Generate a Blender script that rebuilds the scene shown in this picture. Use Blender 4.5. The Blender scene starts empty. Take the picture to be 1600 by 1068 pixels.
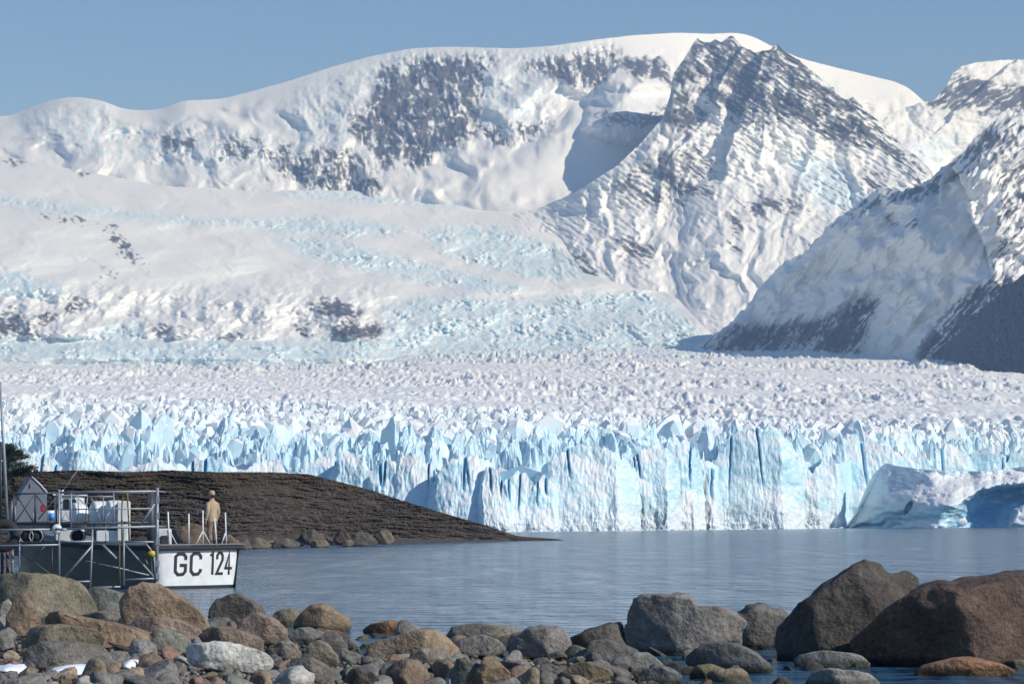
import bpy, bmesh, math, random
import numpy as np
from mathutils import Vector, Matrix

random.seed(7)
RNG = np.random.RandomState(11)
SC = bpy.context.scene
COL = SC.collection

# ------------------------------------------------------------------ camera
F = 4070.0                                  # focal length in pixels of the 1600 px wide photograph
CAM = np.array([0.0, 0.0, 2.0])
PITCH, ROLL = math.atan(287.0 / F), math.radians(0.4)
_fw = np.array([0, math.cos(PITCH), math.sin(PITCH)])
_r0 = np.array([1.0, 0, 0])
_u0 = np.array([0, -math.sin(PITCH), math.cos(PITCH)])
_r = math.cos(ROLL) * _r0 - math.sin(ROLL) * _u0
_u = math.sin(ROLL) * _r0 + math.cos(ROLL) * _u0
cd = bpy.data.cameras.new('camera')
cam = bpy.data.objects.new('camera', cd)
COL.objects.link(cam)
cd.sensor_width = 36.0
cd.lens = 36.0 * F / 1600.0
cd.clip_start = 0.5
cd.clip_end = 60000
M = Matrix.Identity(4)
for i in range(3):
    M[i][0], M[i][1], M[i][2], M[i][3] = _r[i], _u[i], -_fw[i], CAM[i]
cam.matrix_world = M
SC.camera = cam

# ------------------------------------------------------------------ sky, sun, exposure
SUN_AZ, SUN_EL = math.radians(60), math.radians(32)     # azimuth measured from behind the camera towards the right
TOSUN = Vector((math.sin(SUN_AZ) * math.cos(SUN_EL), -math.cos(SUN_AZ) * math.cos(SUN_EL), math.sin(SUN_EL)))
W = bpy.data.worlds.new('World')
SC.world = W
W.use_nodes = True
nt = W.node_tree
sky = nt.nodes.new('ShaderNodeTexSky')
sky.sky_type = 'NISHITA'
sky.sun_disc = False
sky.sun_elevation = SUN_EL
sky.sun_rotation = math.atan2(TOSUN.x, TOSUN.y)
sky.altitude = 1500
sky.air_density = 1.0
sky.dust_density = 0.0
sky.ozone_density = 3.0
hs = nt.nodes.new('ShaderNodeHueSaturation')
hs.inputs['Saturation'].default_value = 1.2
hs.inputs['Hue'].default_value = 0.508
bg = nt.nodes['Background']
nt.links.new(sky.outputs[0], hs.inputs['Color'])
nt.links.new(hs.outputs[0], bg.inputs[0])
bg.inputs[1].default_value = 0.105
sl = bpy.data.lights.new('sun', 'SUN')
sl.energy = 3.7
sl.angle = math.radians(0.53)
sl.color = (1.0, 0.99, 0.98)
so = bpy.data.objects.new('sun', sl)
COL.objects.link(so)
so.rotation_euler = TOSUN.to_track_quat('Z', 'Y').to_euler()
SC.view_settings.view_transform = 'Standard'
SC.view_settings.look = 'None'
SC.view_settings.exposure = 0.18
SC.view_settings.gamma = 1.0
SC.render.engine = 'CYCLES'
SC.cycles.use_denoising = True
SC.cycles.max_bounces = 6
SC.cycles.diffuse_bounces = 5
SC.cycles.glossy_bounces = 2
SC.cycles.use_adaptive_sampling = True
SC.cycles.adaptive_threshold = 0.02
SC.cycles.volume_bounces = 0

# ------------------------------------------------------------------ geometry helpers
def P(px, py, Y):
    """world point on the line of sight through photo pixel (px,py) that lies Y metres ahead"""
    px, py, Y = np.broadcast_arrays(np.asarray(px, float), np.asarray(py, float), np.asarray(Y, float))
    a, b = (px - 800) / F, (534 - py) / F
    ray = _fw + a[..., None] * _r + b[..., None] * _u
    return CAM + ray * (Y / ray[..., 1])[..., None]
def Pv(px, py, Y):
    return Vector([float(c) for c in P(px, py, Y)])
def slope(px, py):
    r_ = P(px, py, 1.0) - CAM
    return r_[..., 2]
def hor(px):
    return 821.0 - math.tan(ROLL) * (px - 800)
def ip(x, pts):
    p = sorted(pts)
    return np.interp(x, [q[0] for q in p], [q[1] for q in p])
def sstep(a, b, x):
    t = np.clip((np.asarray(x, float) - a) / (b - a), 0, 1)
    return t * t * (3 - 2 * t)

def _hash(ix, iy, seed):
    h = (ix.astype(np.int64) * 374761393 + iy.astype(np.int64) * 668265263 + seed * 974634777) & 0xFFFFFFFF
    h = ((h ^ (h >> 13)) * 1274126177) & 0xFFFFFFFF
    h = ((h ^ (h >> 16)) * 2246822519) & 0xFFFFFFFF
    return ((h ^ (h >> 15)) & 0xFFFFFF) / float(0x1000000)
_PR = np.random.RandomState(3).permutation(4096).astype(np.int32)
_GA = np.random.RandomState(4).rand(4096) * 2 * math.pi
_GC, _GS = (np.cos(_GA) * 1.4).astype(np.float32), (np.sin(_GA) * 1.4).astype(np.float32)
def pn(x, y, seed=0):
    x, y = np.broadcast_arrays(np.asarray(x, np.float32), np.asarray(y, np.float32))
    x0, y0 = np.floor(x), np.floor(y)
    fx, fy = x - x0, y - y0
    xi, yi = x0.astype(np.int32) + seed * 131, y0.astype(np.int32) + seed * 57
    u, v = fx * fx * fx * (fx * (fx * 6 - 15) + 10), fy * fy * fy * (fy * (fy * 6 - 15) + 10)
    h0, h1 = _PR[xi & 4095], _PR[(xi + 1) & 4095]
    y1 = yi + 1
    def g(h, yy, i, j):
        k = _PR[(h + yy) & 4095]
        return _GC[k] * (fx - i) + _GS[k] * (fy - j)
    a = g(h0, yi, 0, 0); a += u * (g(h1, yi, 1, 0) - a)
    b = g(h0, y1, 0, 1); b += u * (g(h1, y1, 1, 1) - b)
    return a + v * (b - a)
def fbm(x, y, o=5, seed=0, gain=0.5):
    s, a, t = 0, 1.0, 0
    for k in range(o):
        s = s + a * pn(x * 2 ** k, y * 2 ** k, seed + k * 17)
        t += a
        a *= gain
    return s / t
def ridged(x, y, o=5, seed=0, gain=0.5):
    s, a, t = 0, 1.0, 0
    for k in range(o):
        s = s + a * (1 - np.abs(pn(x * 2 ** k, y * 2 ** k, seed + k * 17)) * 2)
        t += a
        a *= gain
    return s / t
def pyramids(x, y, seed=0, nf=5, lo=0.8, hi=2.2):
    """field of leaning many-sided pyramids, about one per unit cell; about 0..1"""
    x = np.asarray(x, float); y = np.asarray(y, float)
    x0, y0 = np.floor(x), np.floor(y)
    best = np.full(x.shape, -9.0)
    for i in (-1, 0, 1):
        for j in (-1, 0, 1):
            cx, cy = x0 + i, y0 + j
            dx = x - (cx + 0.15 + 0.7 * _hash(cx, cy, seed + 1))
            dy = y - (cy + 0.15 + 0.7 * _hash(cx, cy, seed + 2))
            h = 0.45 + 0.55 * _hash(cx, cy, seed + 3)
            a0 = _hash(cx, cy, seed + 4) * 6.283
            m = np.full(x.shape, -9.0)
            for k in range(nf):
                a = a0 + k * 6.283 / nf + 0.7 * (_hash(cx, cy, seed + 10 + k) - 0.5)
                s = lo + (hi - lo) * _hash(cx, cy, seed + 20 + k)
                m = np.maximum(m, s * (np.cos(a) * dx + np.sin(a) * dy))
            best = np.maximum(best, h - m)
    return best
def poly_d(px, py, poly):
    """signed pixel distance to a polygon, positive inside"""
    px = np.asarray(px, float); py = np.asarray(py, float)
    d = np.full(px.shape, 1e9)
    ins = np.zeros(px.shape, bool)
    n = len(poly)
    for i in range(n):
        ax, ay = poly[i]; bx, by = poly[(i + 1) % n]
        ex, ey = bx - ax, by - ay
        L = max(ex * ex + ey * ey, 1e-6)
        t = np.clip(((px - ax) * ex + (py - ay) * ey) / L, 0, 1)
        d = np.minimum(d, np.hypot(px - ax - t * ex, py - ay - t * ey))
        c = (ay > py) != (by > py)
        if ay != by:
            ins ^= c & (px < (bx - ax) * (py - ay) / (by - ay) + ax)
    return np.where(ins, d, -d)
def tent(px, py, pts, kl, kr):
    """depth of a ridge line (px,py,depth) falling away by kl / kr metres per pixel on its left / right"""
    best = np.full(np.asarray(px).shape, 1e9)
    for (ax, ay, ad), (bx, by, bd) in zip(pts[:-1], pts[1:]):
        ex, ey = bx - ax, by - ay
        L = max(ex * ex + ey * ey, 1e-6)
        t = np.clip(((px - ax) * ex + (py - ay) * ey) / L, 0, 1)
        qx, qy = px - ax - t * ex, py - ay - t * ey
        d = np.hypot(qx, qy)
        side = ex * qy - ey * qx            # lines run downwards: positive side lies left in the photo
        best = np.minimum(best, ad + (bd - ad) * t + d * np.where(side > 0, kl, kr))
    return best

def link(name, me, mat=None, parent=None, **props):
    o = bpy.data.objects.new(name, me)
    COL.objects.link(o)
    if mat is not None and me is not None and len(me.materials) == 0:
        me.materials.append(mat)
    if parent is not None:
        o.parent = parent
    for k, v in props.items():
        if v is not None:
            o[k] = v
    return o
def empty(name, loc, label, cat, group=None):
    o = link(name, None, label=label, category=cat, group=group)
    o.location = loc
    return o
def mesh_np(name, V, Fq, smooth=True, attrs=None):
    """V (n,3); Fq (m,k) faces all of k corners"""
    V = np.asarray(V, np.float32); Fq = np.asarray(Fq, np.int32)
    me = bpy.data.meshes.new(name)
    m, k = Fq.shape
    me.vertices.add(len(V)); me.vertices.foreach_set('co', V.ravel())
    me.loops.add(m * k); me.loops.foreach_set('vertex_index', Fq.ravel())
    me.polygons.add(m)
    me.polygons.foreach_set('loop_start', np.arange(0, m * k, k, dtype=np.int32))
    me.polygons.foreach_set('loop_total', np.full(m, k, np.int32))
    me.polygons.foreach_set('use_smooth', np.full(m, smooth, bool))
    for a, v in (attrs or {}).items():
        at = me.attributes.new(a, 'FLOAT', 'POINT')
        at.data.foreach_set('value', np.asarray(v, np.float32).ravel())
    me.update(calc_edges=True)
    me.validate()
    return me
def grid_mesh(name, V, smooth=True, attrs=None, flip=False):
    r, c = V.shape[:2]
    idx = np.arange(r * c).reshape(r, c)
    q = np.stack([idx[:-1, :-1], idx[:-1, 1:], idx[1:, 1:], idx[1:, :-1]], -1).reshape(-1, 4)
    if flip:
        q = q[:, ::-1]
    return mesh_np(name, V.reshape(-1, 3), q, smooth, {k: v.ravel() for k, v in (attrs or {}).items()})

# ------------------------------------------------------------------ materials
def newmat(name):
    m = bpy.data.materials.new(name)
    m.use_nodes = True
    t = m.node_tree
    return m, t, t.nodes['Principled BSDF']
def N(t, typ, **kw):
    n = t.nodes.new(typ)
    for k, v in kw.items():
        setattr(n, k, v)
    return n
def mixc(t, fac, a, b, blend='MIX'):
    n = t.nodes.new('ShaderNodeMix')
    n.data_type = 'RGBA'; n.blend_type = blend
    def put(s, v):
        if hasattr(v, 'is_linked'):
            t.links.new(v, s)
        elif isinstance(v, (int, float)):
            s.default_value = v
        else:
            s.default_value = (*v, 1)
    put(n.inputs[0], fac); put(n.inputs[6], a); put(n.inputs[7], b)
    return n.outputs[2]
def attr(t, name):
    n = t.nodes.new('ShaderNodeAttribute')
    n.attribute_name = name
    return n.outputs['Fac']
def noise(t, scale, detail=4, rough=0.55, vec=None, out='Fac'):
    n = t.nodes.new('ShaderNodeTexNoise')
    n.inputs['Scale'].default_value = scale
    n.inputs['Detail'].default_value = detail
    n.inputs['Roughness'].default_value = rough
    if vec is not None:
        t.links.new(vec, n.inputs['Vector'])
    return n.outputs[out]
def ramp(t, fac, stops):
    n = t.nodes.new('ShaderNodeValToRGB')
    while len(n.color_ramp.elements) < len(stops):
        n.color_ramp.elements.new(0.5)
    for e, (p, c) in zip(n.color_ramp.elements, stops):
        e.position = p
        e.color = (*c, 1) if not isinstance(c, (int, float)) else (c, c, c, 1)
    t.links.new(fac, n.inputs[0])
    return n.outputs[0]
def objco(t, scale=(1, 1, 1)):
    tc = t.nodes.new('ShaderNodeTexCoord')
    mp = t.nodes.new('ShaderNodeMapping')
    mp.inputs['Scale'].default_value = scale
    t.links.new(tc.outputs['Object'], mp.inputs['Vector'])
    return mp.outputs[0]
def bump(t, bs, h, strength, dist):
    b = t.nodes.new('ShaderNodeBump')
    b.inputs['Strength'].default_value = strength
    b.inputs['Distance'].default_value = dist
    t.links.new(h, b.inputs['Height'])
    t.links.new(b.outputs[0], bs.inputs['Normal'])

SNOW = (0.85, 0.86, 0.87)
def mat_mountain():
    m, t, b = newmat('snow_and_rock')
    co = objco(t)
    rk = ramp(t, noise(t, 0.02, 3, 0.65, co), [(0.3, (0.055, 0.056, 0.062)), (0.7, (0.14, 0.138, 0.14))])
    ice = mixc(t, attr(t, 'ice'), SNOW, (0.56, 0.79, 0.90))
    c = mixc(t, attr(t, 'rock'), ice, rk)
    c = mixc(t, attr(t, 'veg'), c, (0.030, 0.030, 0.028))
    t.links.new(c, b.inputs['Base Color'])
    b.inputs['Roughness'].default_value = 0.75
    b.inputs['Specular IOR Level'].default_value = 0.15
    return m
def mat_ice():
    m, t, b = newmat('glacier_ice')
    co = objco(t, (1, 1, 0.35))
    geo = N(t, 'ShaderNodeNewGeometry')
    sep = N(t, 'ShaderNodeSeparateXYZ')
    t.links.new(geo.outputs['True Normal'], sep.inputs[0])
    n1 = noise(t, 0.12, 3, 0.6, co)
    ad = N(t, 'ShaderNodeMath', operation='MULTIPLY_ADD')
    t.links.new(n1, ad.inputs[0]); ad.inputs[1].default_value = 0.5
    t.links.new(sep.outputs[2], ad.inputs[2])
    snow = ramp(t, ad.outputs[0], [(0.5, 0.0), (0.82, 1.0)])     # weathered crust lies on what faces up
    blue = ramp(t, noise(t, 0.05, 4, 0.6, co), [(0.3, (0.40, 0.70, 0.84)), (0.55, (0.58, 0.79, 0.87)), (0.75, (0.73, 0.84, 0.87))])
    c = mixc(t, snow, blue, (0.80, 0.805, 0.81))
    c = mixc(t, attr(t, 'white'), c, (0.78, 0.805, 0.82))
    c = mixc(t, attr(t, 'clear'), c, (0.30, 0.62, 0.86))          # dense clear ice
    t.links.new(c, b.inputs['Base Color'])
    b.inputs['Roughness'].default_value = 0.45
    b.inputs['Specular IOR Level'].default_value = 0.25
    return m
def plain(name, col, rough=0.5, metal=0.0, var=0.25, scale=6.0):
    m, t, b = newmat(name)
    n = noise(t, scale, 5, 0.6, objco(t))
    lo = tuple(c * (1 - var) for c in col); hi = tuple(min(1, c * (1 + var)) for c in col)
    t.links.new(ramp(t, n, [(0.3, lo), (0.7, hi)]), b.inputs['Base Color'])
    b.inputs['Roughness'].default_value = rough
    b.inputs['Metallic'].default_value = metal
    return m
MT, ICE = mat_mountain(), mat_ice()
# ================================================================== THE SETTING
# ------------------------------------------------------------------ mountains
def basin_depth(py):
    return ip(py, [(560, 5200), (545, 5300), (500, 5560), (450, 5870), (400, 6220), (350, 6620), (300, 7100), (240, 7850)])
def smooth1(a, n):
    if n < 1:
        return a
    k = np.hanning(2 * n + 3)[1:-1]; k /= k.sum()
    return np.convolve(np.pad(a, n, mode='edge'), k, 'valid')
def sheet(name, x0, x1, top, bot, nrow, depth, attrs, step=1.6, jag=2.0, back=(600, 260), seed=0, sm=0):
    """a mountain face from its foot to its skyline, with the far side falling away behind the skyline"""
    pxs = np.arange(x0, x1 + step, step)
    tp = smooth1(ip(pxs, top), sm)
    jg = jag * fbm(pxs / 9, pxs * 0, 3, seed + 91) + 0.6 * jag * fbm(pxs / 40, pxs * 0, 2, seed + 92)
    bt = smooth1(ip(pxs, bot), 3 * sm)
    bt = np.maximum(bt, tp + 0.5)
    t = np.linspace(0, 1, nrow)[:, None]
    PX = np.broadcast_to(pxs, (nrow, len(pxs)))
    PY = bt + (tp - bt) * t + jg * t ** 14
    D = depth(PX, PY, t)
    V = P(PX, PY, D)
    A = attrs(PX, PY, t, V)
    rows = [V]
    for k in (1, 2, 3):
        r = V[-1:].copy()
        r[..., 1] += back[0] * k
        r[..., 2] -= back[1] * k * k * 0.6 + 4 * k
        rows.append(r)
    foot = V[:1].copy(); foot[..., 2] -= 60; foot[..., 1] += 10
    V2 = np.concatenate([foot] + rows, 0)
    A2 = {k: np.concatenate([v[:1], v, v[-1:], v[-1:], v[-1:]], 0) for k, v in A.items()}
    return link(name, grid_mesh(name, V2, True, A2), MT, kind='structure')
def rocks(PX, PY, polys, ang, thr, seed, soft=14, sx=26, sy=5):
    """bare rock inside the outlines, broken by snow that lies along the strata"""
    ca, sa = math.cos(math.radians(ang)), math.sin(math.radians(ang))
    u, v = PX * ca + PY * sa, -PX * sa + PY * ca
    wx = fbm(PX / 30, PY / 30, 3, seed + 5)
    n = 0.62 * fbm(u / sx + wx, v / sy + 1.5 * wx, 4, seed, 0.6) + 0.2 * fbm(PX / 7, PY / 7, 3, seed + 9) + .3 * fbm(u / 60 + wx, v / 22, 3, seed + 12)
    m = np.zeros(PX.shape)
    for item in polys:
        poly, k = (item[0], item[1]) if isinstance(item[0], list) else (item, 0.0)
        d = poly_d(PX + 9 * fbm(PX / 14, PY / 14, 3, seed + 3), PY + 9 * fbm(PX / 14, PY / 14, 3, seed + 4), poly)
        m = np.maximum(m, sstep(thr - 0.11, thr + 0.15, n * 1.25 + k * .8 + np.clip(d / soft, -1, 0.8) * 0.17) * sstep(-1.2 * soft, 0, d))
    return m
def icemask(PX, PY, polys, soft=14, seed=0):
    m = np.zeros(PX.shape)
    for poly in polys:
        d = poly_d(PX + 8 * fbm(PX / 18, PY / 12, 3, seed), PY + 6 * fbm(PX / 18, PY / 12, 3, seed + 1), poly)
        m = np.maximum(m, sstep(-soft, soft, d))
    return m

# -- the long snow-capped massif at the back
R1 = [([(600, 112), (640, 100), (700, 96), (765, 92), (752, 130), (742, 165), (738, 205), (720, 215), (705, 228), (690, 215), (668, 242), (645, 262), (628, 235), (600, 262), (585, 230), (552, 205), (550, 185), (580, 175), (590, 140)], 0.16),
      ([(440, 268), (470, 245), (500, 238), (545, 240), (570, 262), (592, 292), (540, 299), (470, 292)], 0.05),
      ([(828, 100), (870, 96), (960, 80), (955, 105), (930, 132), (895, 128), (860, 112)], 0.1),
      ([(248, 216), (300, 212), (302, 232), (255, 240)], 0.02), ([(338, 220), (400, 222), (400, 238), (345, 246)], 0.06),
      ([(410, 232), (455, 234), (450, 250), (412, 252)], 0.0), ([(735, 195), (790, 205), (865, 190), (845, 212), (775, 228)], -0.05)]
I1 = [[(40, 175), (160, 160), (210, 200), (300, 195), (450, 215), (420, 270), (250, 262), (110, 240), (20, 205)],
      [(470, 140), (600, 95), (600, 120), (560, 170), (540, 235), (480, 225), (440, 190)],
      [(600, 85), (820, 80), (960, 70), (820, 105), (760, 98), (620, 105)], [(745, 110), (860, 120), (850, 190), (760, 200)]]
R2 = [([(965, 100), (985, 92), (1005, 92), (1020, 100), (1032, 92), (1042, 108), (1050, 135), (1020, 118), (1000, 124), (985, 112)], 0.2),
      ([(935, 178), (1000, 182), (1045, 165), (1045, 190), (1000, 196), (945, 192)], 0.05)]
I1.append([(915, 152), (980, 155), (1040, 165), (1030, 182), (925, 178)])
T7 = [(-60, 240), (0, 244), (60, 254), (120, 266), (200, 280), (250, 290), (300, 293), (450, 297), (600, 298), (700, 309), (780, 320), (860, 325), (880, 380), (910, 425), (960, 440),
      (1000, 452), (1040, 456), (1060, 468), (1085, 495), (1120, 530), (1150, 545)]
T7[11:] = [(860, 325), (1150, 335)]
def d1(PX, PY, t):
    foot = sum(basin_depth(ip(PX + q, T7)) for q in (-60, -40, -20, 0, 20, 40, 60)) / 7 - 120 + 1300 * sstep(850, 1450, PX)
    base = foot + 1150 * t ** 1.1
    rm = rocks(PX, PY, R1, 70, 0.02, 3, 20)
    ic = icemask(PX, PY, I1, 18, 7)
    wx = 12 * fbm(PX / 60, PY / 60, 3, 61)
    w1, w2 = fbm(PX / 110, PY / 90, 3, 62), fbm(PX / 110, PY / 90, 3, 63)
    env = sstep(0, 0.15, t) * sstep(1.0, 0.72, t)
    D = base - 170 * fbm(PX / 170 + w1, PY / 120 + w2, 2, 21) * env - 50 * fbm(PX / 62 + 1.3 * w1, PY / 55 + w2, 3, 22) * env
    D = D - 12 * ridged(PX / 34 + 1.5 * w1 + PY / 150, PY / 60 + w2, 3, 25) * env - 5 * fbm(PX / 10, PY / 9, 3, 26) * env
    D = D - ic * (15 * pyramids(PX / 17 + w1, PY / 13 + w2, 8, 5, .7, 1.9) + 11 * pyramids(PX / 8 + w2, PY / 7 + w1, 28, 5, .7, 1.6))
    D = D + rm * (24 * ridged(PX / 15 + PY / 60, PY / 34, 4, 33) + 10 * fbm(PX / 6, PY / 7, 3, 34))
    # the dome with a rocky cap that stands out from the massif
    dd = poly_d(PX + 4 * fbm(PX / 15, PY / 15, 3, 1), PY + 4 * fbm(PX / 15, PY / 15, 3, 2), [(905, 205), (915, 165), (925, 140), (945, 122), (965, 102), (985, 92), (1005, 91), (1020, 99), (1030, 88), (1045, 104), (1070, 130), (1095, 180), (1060, 240), (960, 225)])
    dome = np.clip(dd / 45, 0, 1) ** .6 * 240 + 60 * sstep(0, 4, dd) * sstep(160, 110, PY)
    # the bowl of smooth snow under the dome, right of the dark face
    bowl = sstep(-25, 60, poly_d(PX, PY, [(700, 300), (780, 230), (900, 190), (960, 160), (1060, 170), (1060, 330), (700, 330)]))
    sm = foot + 640 * t + 0.6 * np.abs(PX - 760) - 14 * fbm(PX / 70, PY / 50, 3, 5)
    return D * (1 - bowl) + sm * bowl - dome
def a1(PX, PY, t, V):
    rm = np.maximum(rocks(PX, PY, R1, 58, 0.08, 3, 16, 20, 8), rocks(PX, PY, R2, 30, 0.02, 44, 7, 14, 5))
    return {'rock': rm, 'ice': 0.55 * icemask(PX, PY, I1, 18, 7) * sstep(-.15, .35, fbm(PX / 12, PY / 9, 3, 19)) * (1 - rm), 'veg': rm * 0}
S1 = [(-60, 186), (0, 182), (20, 180), (60, 163), (90, 154), (115, 151), (160, 157), (190, 170), (225, 173), (250, 171), (285, 157), (345, 155), (400, 141), (450, 127), (520, 104),
      (580, 88), (640, 76), (700, 73), (800, 76), (860, 72), (930, 62), (990, 55), (1060, 51), (1110, 53), (1150, 51), (1175, 56), (1205, 72), (1250, 91), (1300, 104), (1350, 116),
      (1400, 128), (1425, 140), (1440, 156), (1480, 190), (1520, 230)]
B1 = [(-60, 262), (0, 268), (120, 290), (250, 314), (450, 322), (600, 322), (700, 334), (850, 346), (1000, 350), (1520, 350)]
sheet('snow_massif', -60, 1520, S1, B1, 190, d1, a1, 1.8, 0.5, (500, 60), 1, 12)

# -- right-hand snow saddle with its own rocky peak
R4 = [([(1490, 110), (1508, 122), (1560, 136), (1600, 140), (1650, 150), (1650, 185), (1590, 172), (1545, 180), (1520, 160), (1495, 172), (1456, 165), (1475, 145)], 0.12)]
def d4(PX, PY, t):
    D = 7600 + 900 * t
    D = np.minimum(D, tent(PX + 16 * fbm(PX / 40, PY / 40, 4, 9), PY + 12 * fbm(PX / 40, PY / 40, 4, 19), [(1494, 108, 8250), (1478, 165, 8100), (1450, 215, 7850), (1400, 260, 7650)], 1.8, 1.0))
    return D - 22 * fbm(PX / 26, PY / 20, 5, 15) + 26 * sstep(0.3, 0, np.abs(PX - 1530) / 200) * fbm(PX / 50, PY / 40, 2, 4)
def a4(PX, PY, t, V):
    rm = rocks(PX, PY, R4, -32, 0.02, 54, 10, 22, 5)
    ic = icemask(PX, PY, [[(1420, 220), (1500, 215), (1480, 250), (1430, 262)]], 10, 4)
    return {'rock': rm, 'ice': ic * 0.4 * (1 - rm), 'veg': rm * 0}
sheet('snow_saddle_peak', 1360, 1660, [(1360, 205), (1385, 182), (1415, 168), (1440, 160), (1458, 158), (1478, 136), (1490, 112), (1502, 103), (1530, 97), (1565, 94), (1600, 93), (1660, 100)],
      [(1360, 240), (1420, 280), (1460, 310), (1660, 330)], 150, d4, a4, 1.6, 2.0, (250, 80), 7)

# -- the pointed rock peak
R3 = [([(1092, 60), (1145, 54), (1165, 75), (1213, 68), (1250, 94), (1290, 130), (1322, 158), (1290, 178), (1262, 200), (1225, 190), (1195, 190), (1170, 165), (1140, 140), (1105, 120), (1078, 112), (1072, 90)], 0.13),
      ([(1092, 62), (1080, 120), (1072, 160), (1100, 178), (1075, 205), (1045, 190), (1052, 110)], 0.15),
      ([(1105, 120), (1150, 150), (1175, 185), (1190, 208), (1160, 200), (1120, 170), (1090, 150)], 0.02),
      ([(1328, 152), (1352, 172), (1380, 195), (1405, 225), (1398, 245), (1360, 225), (1320, 232), (1268, 208), (1300, 180)], 0.1),
      ([(1395, 225), (1440, 250), (1460, 275), (1430, 290), (1395, 255)], 0.0),
      ([(985, 270), (1030, 230), (1085, 225), (1120, 255), (1110, 300), (1060, 330), (990, 325), (950, 300)], -0.09),
      ([(1155, 300), (1250, 310), (1262, 330), (1170, 335)], -0.04), ([(955, 370), (1020, 385), (1018, 412), (985, 410)], 0.02),
      ([(880, 392), (945, 425), (935, 438), (890, 412)], 0.02), ([(1350, 270), (1380, 272), (1372, 292), (1350, 290)], 0.1),
      ([(1135, 320), (1165, 345), (1150, 400), (1138, 380)], -0.05)]
def d3(PX, PY, t):
    foot = basin_depth(ip(PX, B3f)) + 120
    D = foot + (7750 - 6100) * 0.98 * (ip(PX, B3f) - PY) / 400
    wx = 10 * fbm(PX / 40, PY / 40, 3, 71); wy = 8 * fbm(PX / 40, PY / 40, 3, 72)
    wx = 26 * fbm(PX / 75, PY / 75, 4, 71); wy = 20 * fbm(PX / 75, PY / 75, 4, 72)
    x, y = PX + wx * sstep(1, .8, t), PY + wy
    D = np.minimum(D, tent(x, y, [(1092, 55, 7500), (1078, 120, 7300), (1072, 180, 7120), (1050, 235, 6930), (1005, 320, 6650), (965, 400, 6330), (935, 450, 6080)], 1.9, 1.3))
    D = np.minimum(D, tent(x, y, [(1145, 50, 7560), (1180, 130, 7330), (1200, 210, 7080), (1185, 300, 6750), (1160, 400, 6380), (1140, 520, 6000)], 1.7, 1.2))
    D = np.minimum(D, tent(x, y, [(1332, 150, 7480), (1345, 200, 7300), (1300, 260, 7050), (1270, 330, 6780), (1230, 420, 6400)], 2.0, 1.4))
    D = np.minimum(D, tent(x, y, [(1215, 68, 7560), (1270, 130, 7420), (1290, 190, 7240), (1250, 260, 7010)], 2.0, 1.2))
    D = np.minimum(D, tent(x, y, [(1060, 235, 6960), (1110, 330, 6660), (1080, 420, 6300), (1060, 480, 6060)], 1.7, 1.2))
    D = np.minimum(D, tent(x, y, [(1010, 225, 7050), (960, 290, 6850), (900, 345, 6700), (850, 380, 6640)], 1.5, 1.2))
    D = D + 70
    fade = sstep(735, 960, PX)
    D0 = foot + (7750 - 6100) * 0.98 * (ip(PX, B3f) - PY) / 400
    wl = sstep(1040, 800, PX)
    D0 = D0 * (1 - wl) + (basin_depth(PY) + 45) * wl
    D = D0 + (D - D0) * fade
    u, v = PX * .85 + PY * .53, -PX * .53 + PY * .85
    env = sstep(1.0, .9, t) * (.25 + .75 * fade)
    D = D - 56 * ridged(PX / 75 + .8 * wx / 26, PY / 130 + .6 * wy / 20, 3, 74, .45) * env - 20 * fbm(PX / 30 + wx / 26, PY / 34, 4, 75, .5) * env
    D = D - 13 * ridged(u / 46, v / 8, 3, 77) * sstep(.3, .65, t) - 7 * fbm(u / 14, v / 4, 3, 78) * sstep(.15, .6, t)
    ic = icemask(PX, PY, [[(1230, 250), (1300, 250), (1340, 290), (1370, 320), (1290, 330), (1250, 290)]], 12, 14)
    return D - 13 * ic * pyramids(PX / 12 + wx / 20, PY / 9, 18, 5, .7, 1.6)
def a3(PX, PY, t, V):
    rm = rocks(PX, PY, R3, 32, 0.07, 64, 12, 30, 4.5)
    ic = icemask(PX, PY, [[(1230, 250), (1300, 250), (1340, 290), (1370, 320), (1290, 330), (1250, 290)]], 12, 14)
    return {'rock': rm, 'ice': ic * 0.5 * (1 - rm), 'veg': rm * 0}
S3 = [(735, 336), (790, 336), (840, 326), (900, 300), (960, 262), (1000, 225), (1035, 185), (1047, 150), (1052, 115), (1070, 90), (1083, 68), (1090, 60), (1098, 66), (1110, 67), (1118, 61), (1128, 66),
      (1138, 57), (1145, 55), (1158, 72), (1180, 82), (1203, 78), (1213, 68), (1225, 80), (1250, 95), (1280, 120), (1310, 143), (1322, 156), (1333, 151), (1350, 170), (1380, 195), (1405, 222), (1440, 250),
      (1456, 268), (1470, 300), (1500, 330)]
B3 = [(735, 347), (800, 374), (850, 405), (880, 446), (940, 472), (1000, 484), (1060, 500), (1100, 545), (1130, 568), (1500, 568)]
B3f = [(x, y - 25) for x, y in B3]
sheet('rock_peak', 735, 1500, S3, B3, 300, d3, a3, 1.7, 2.2, (300, 200), 9)

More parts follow.
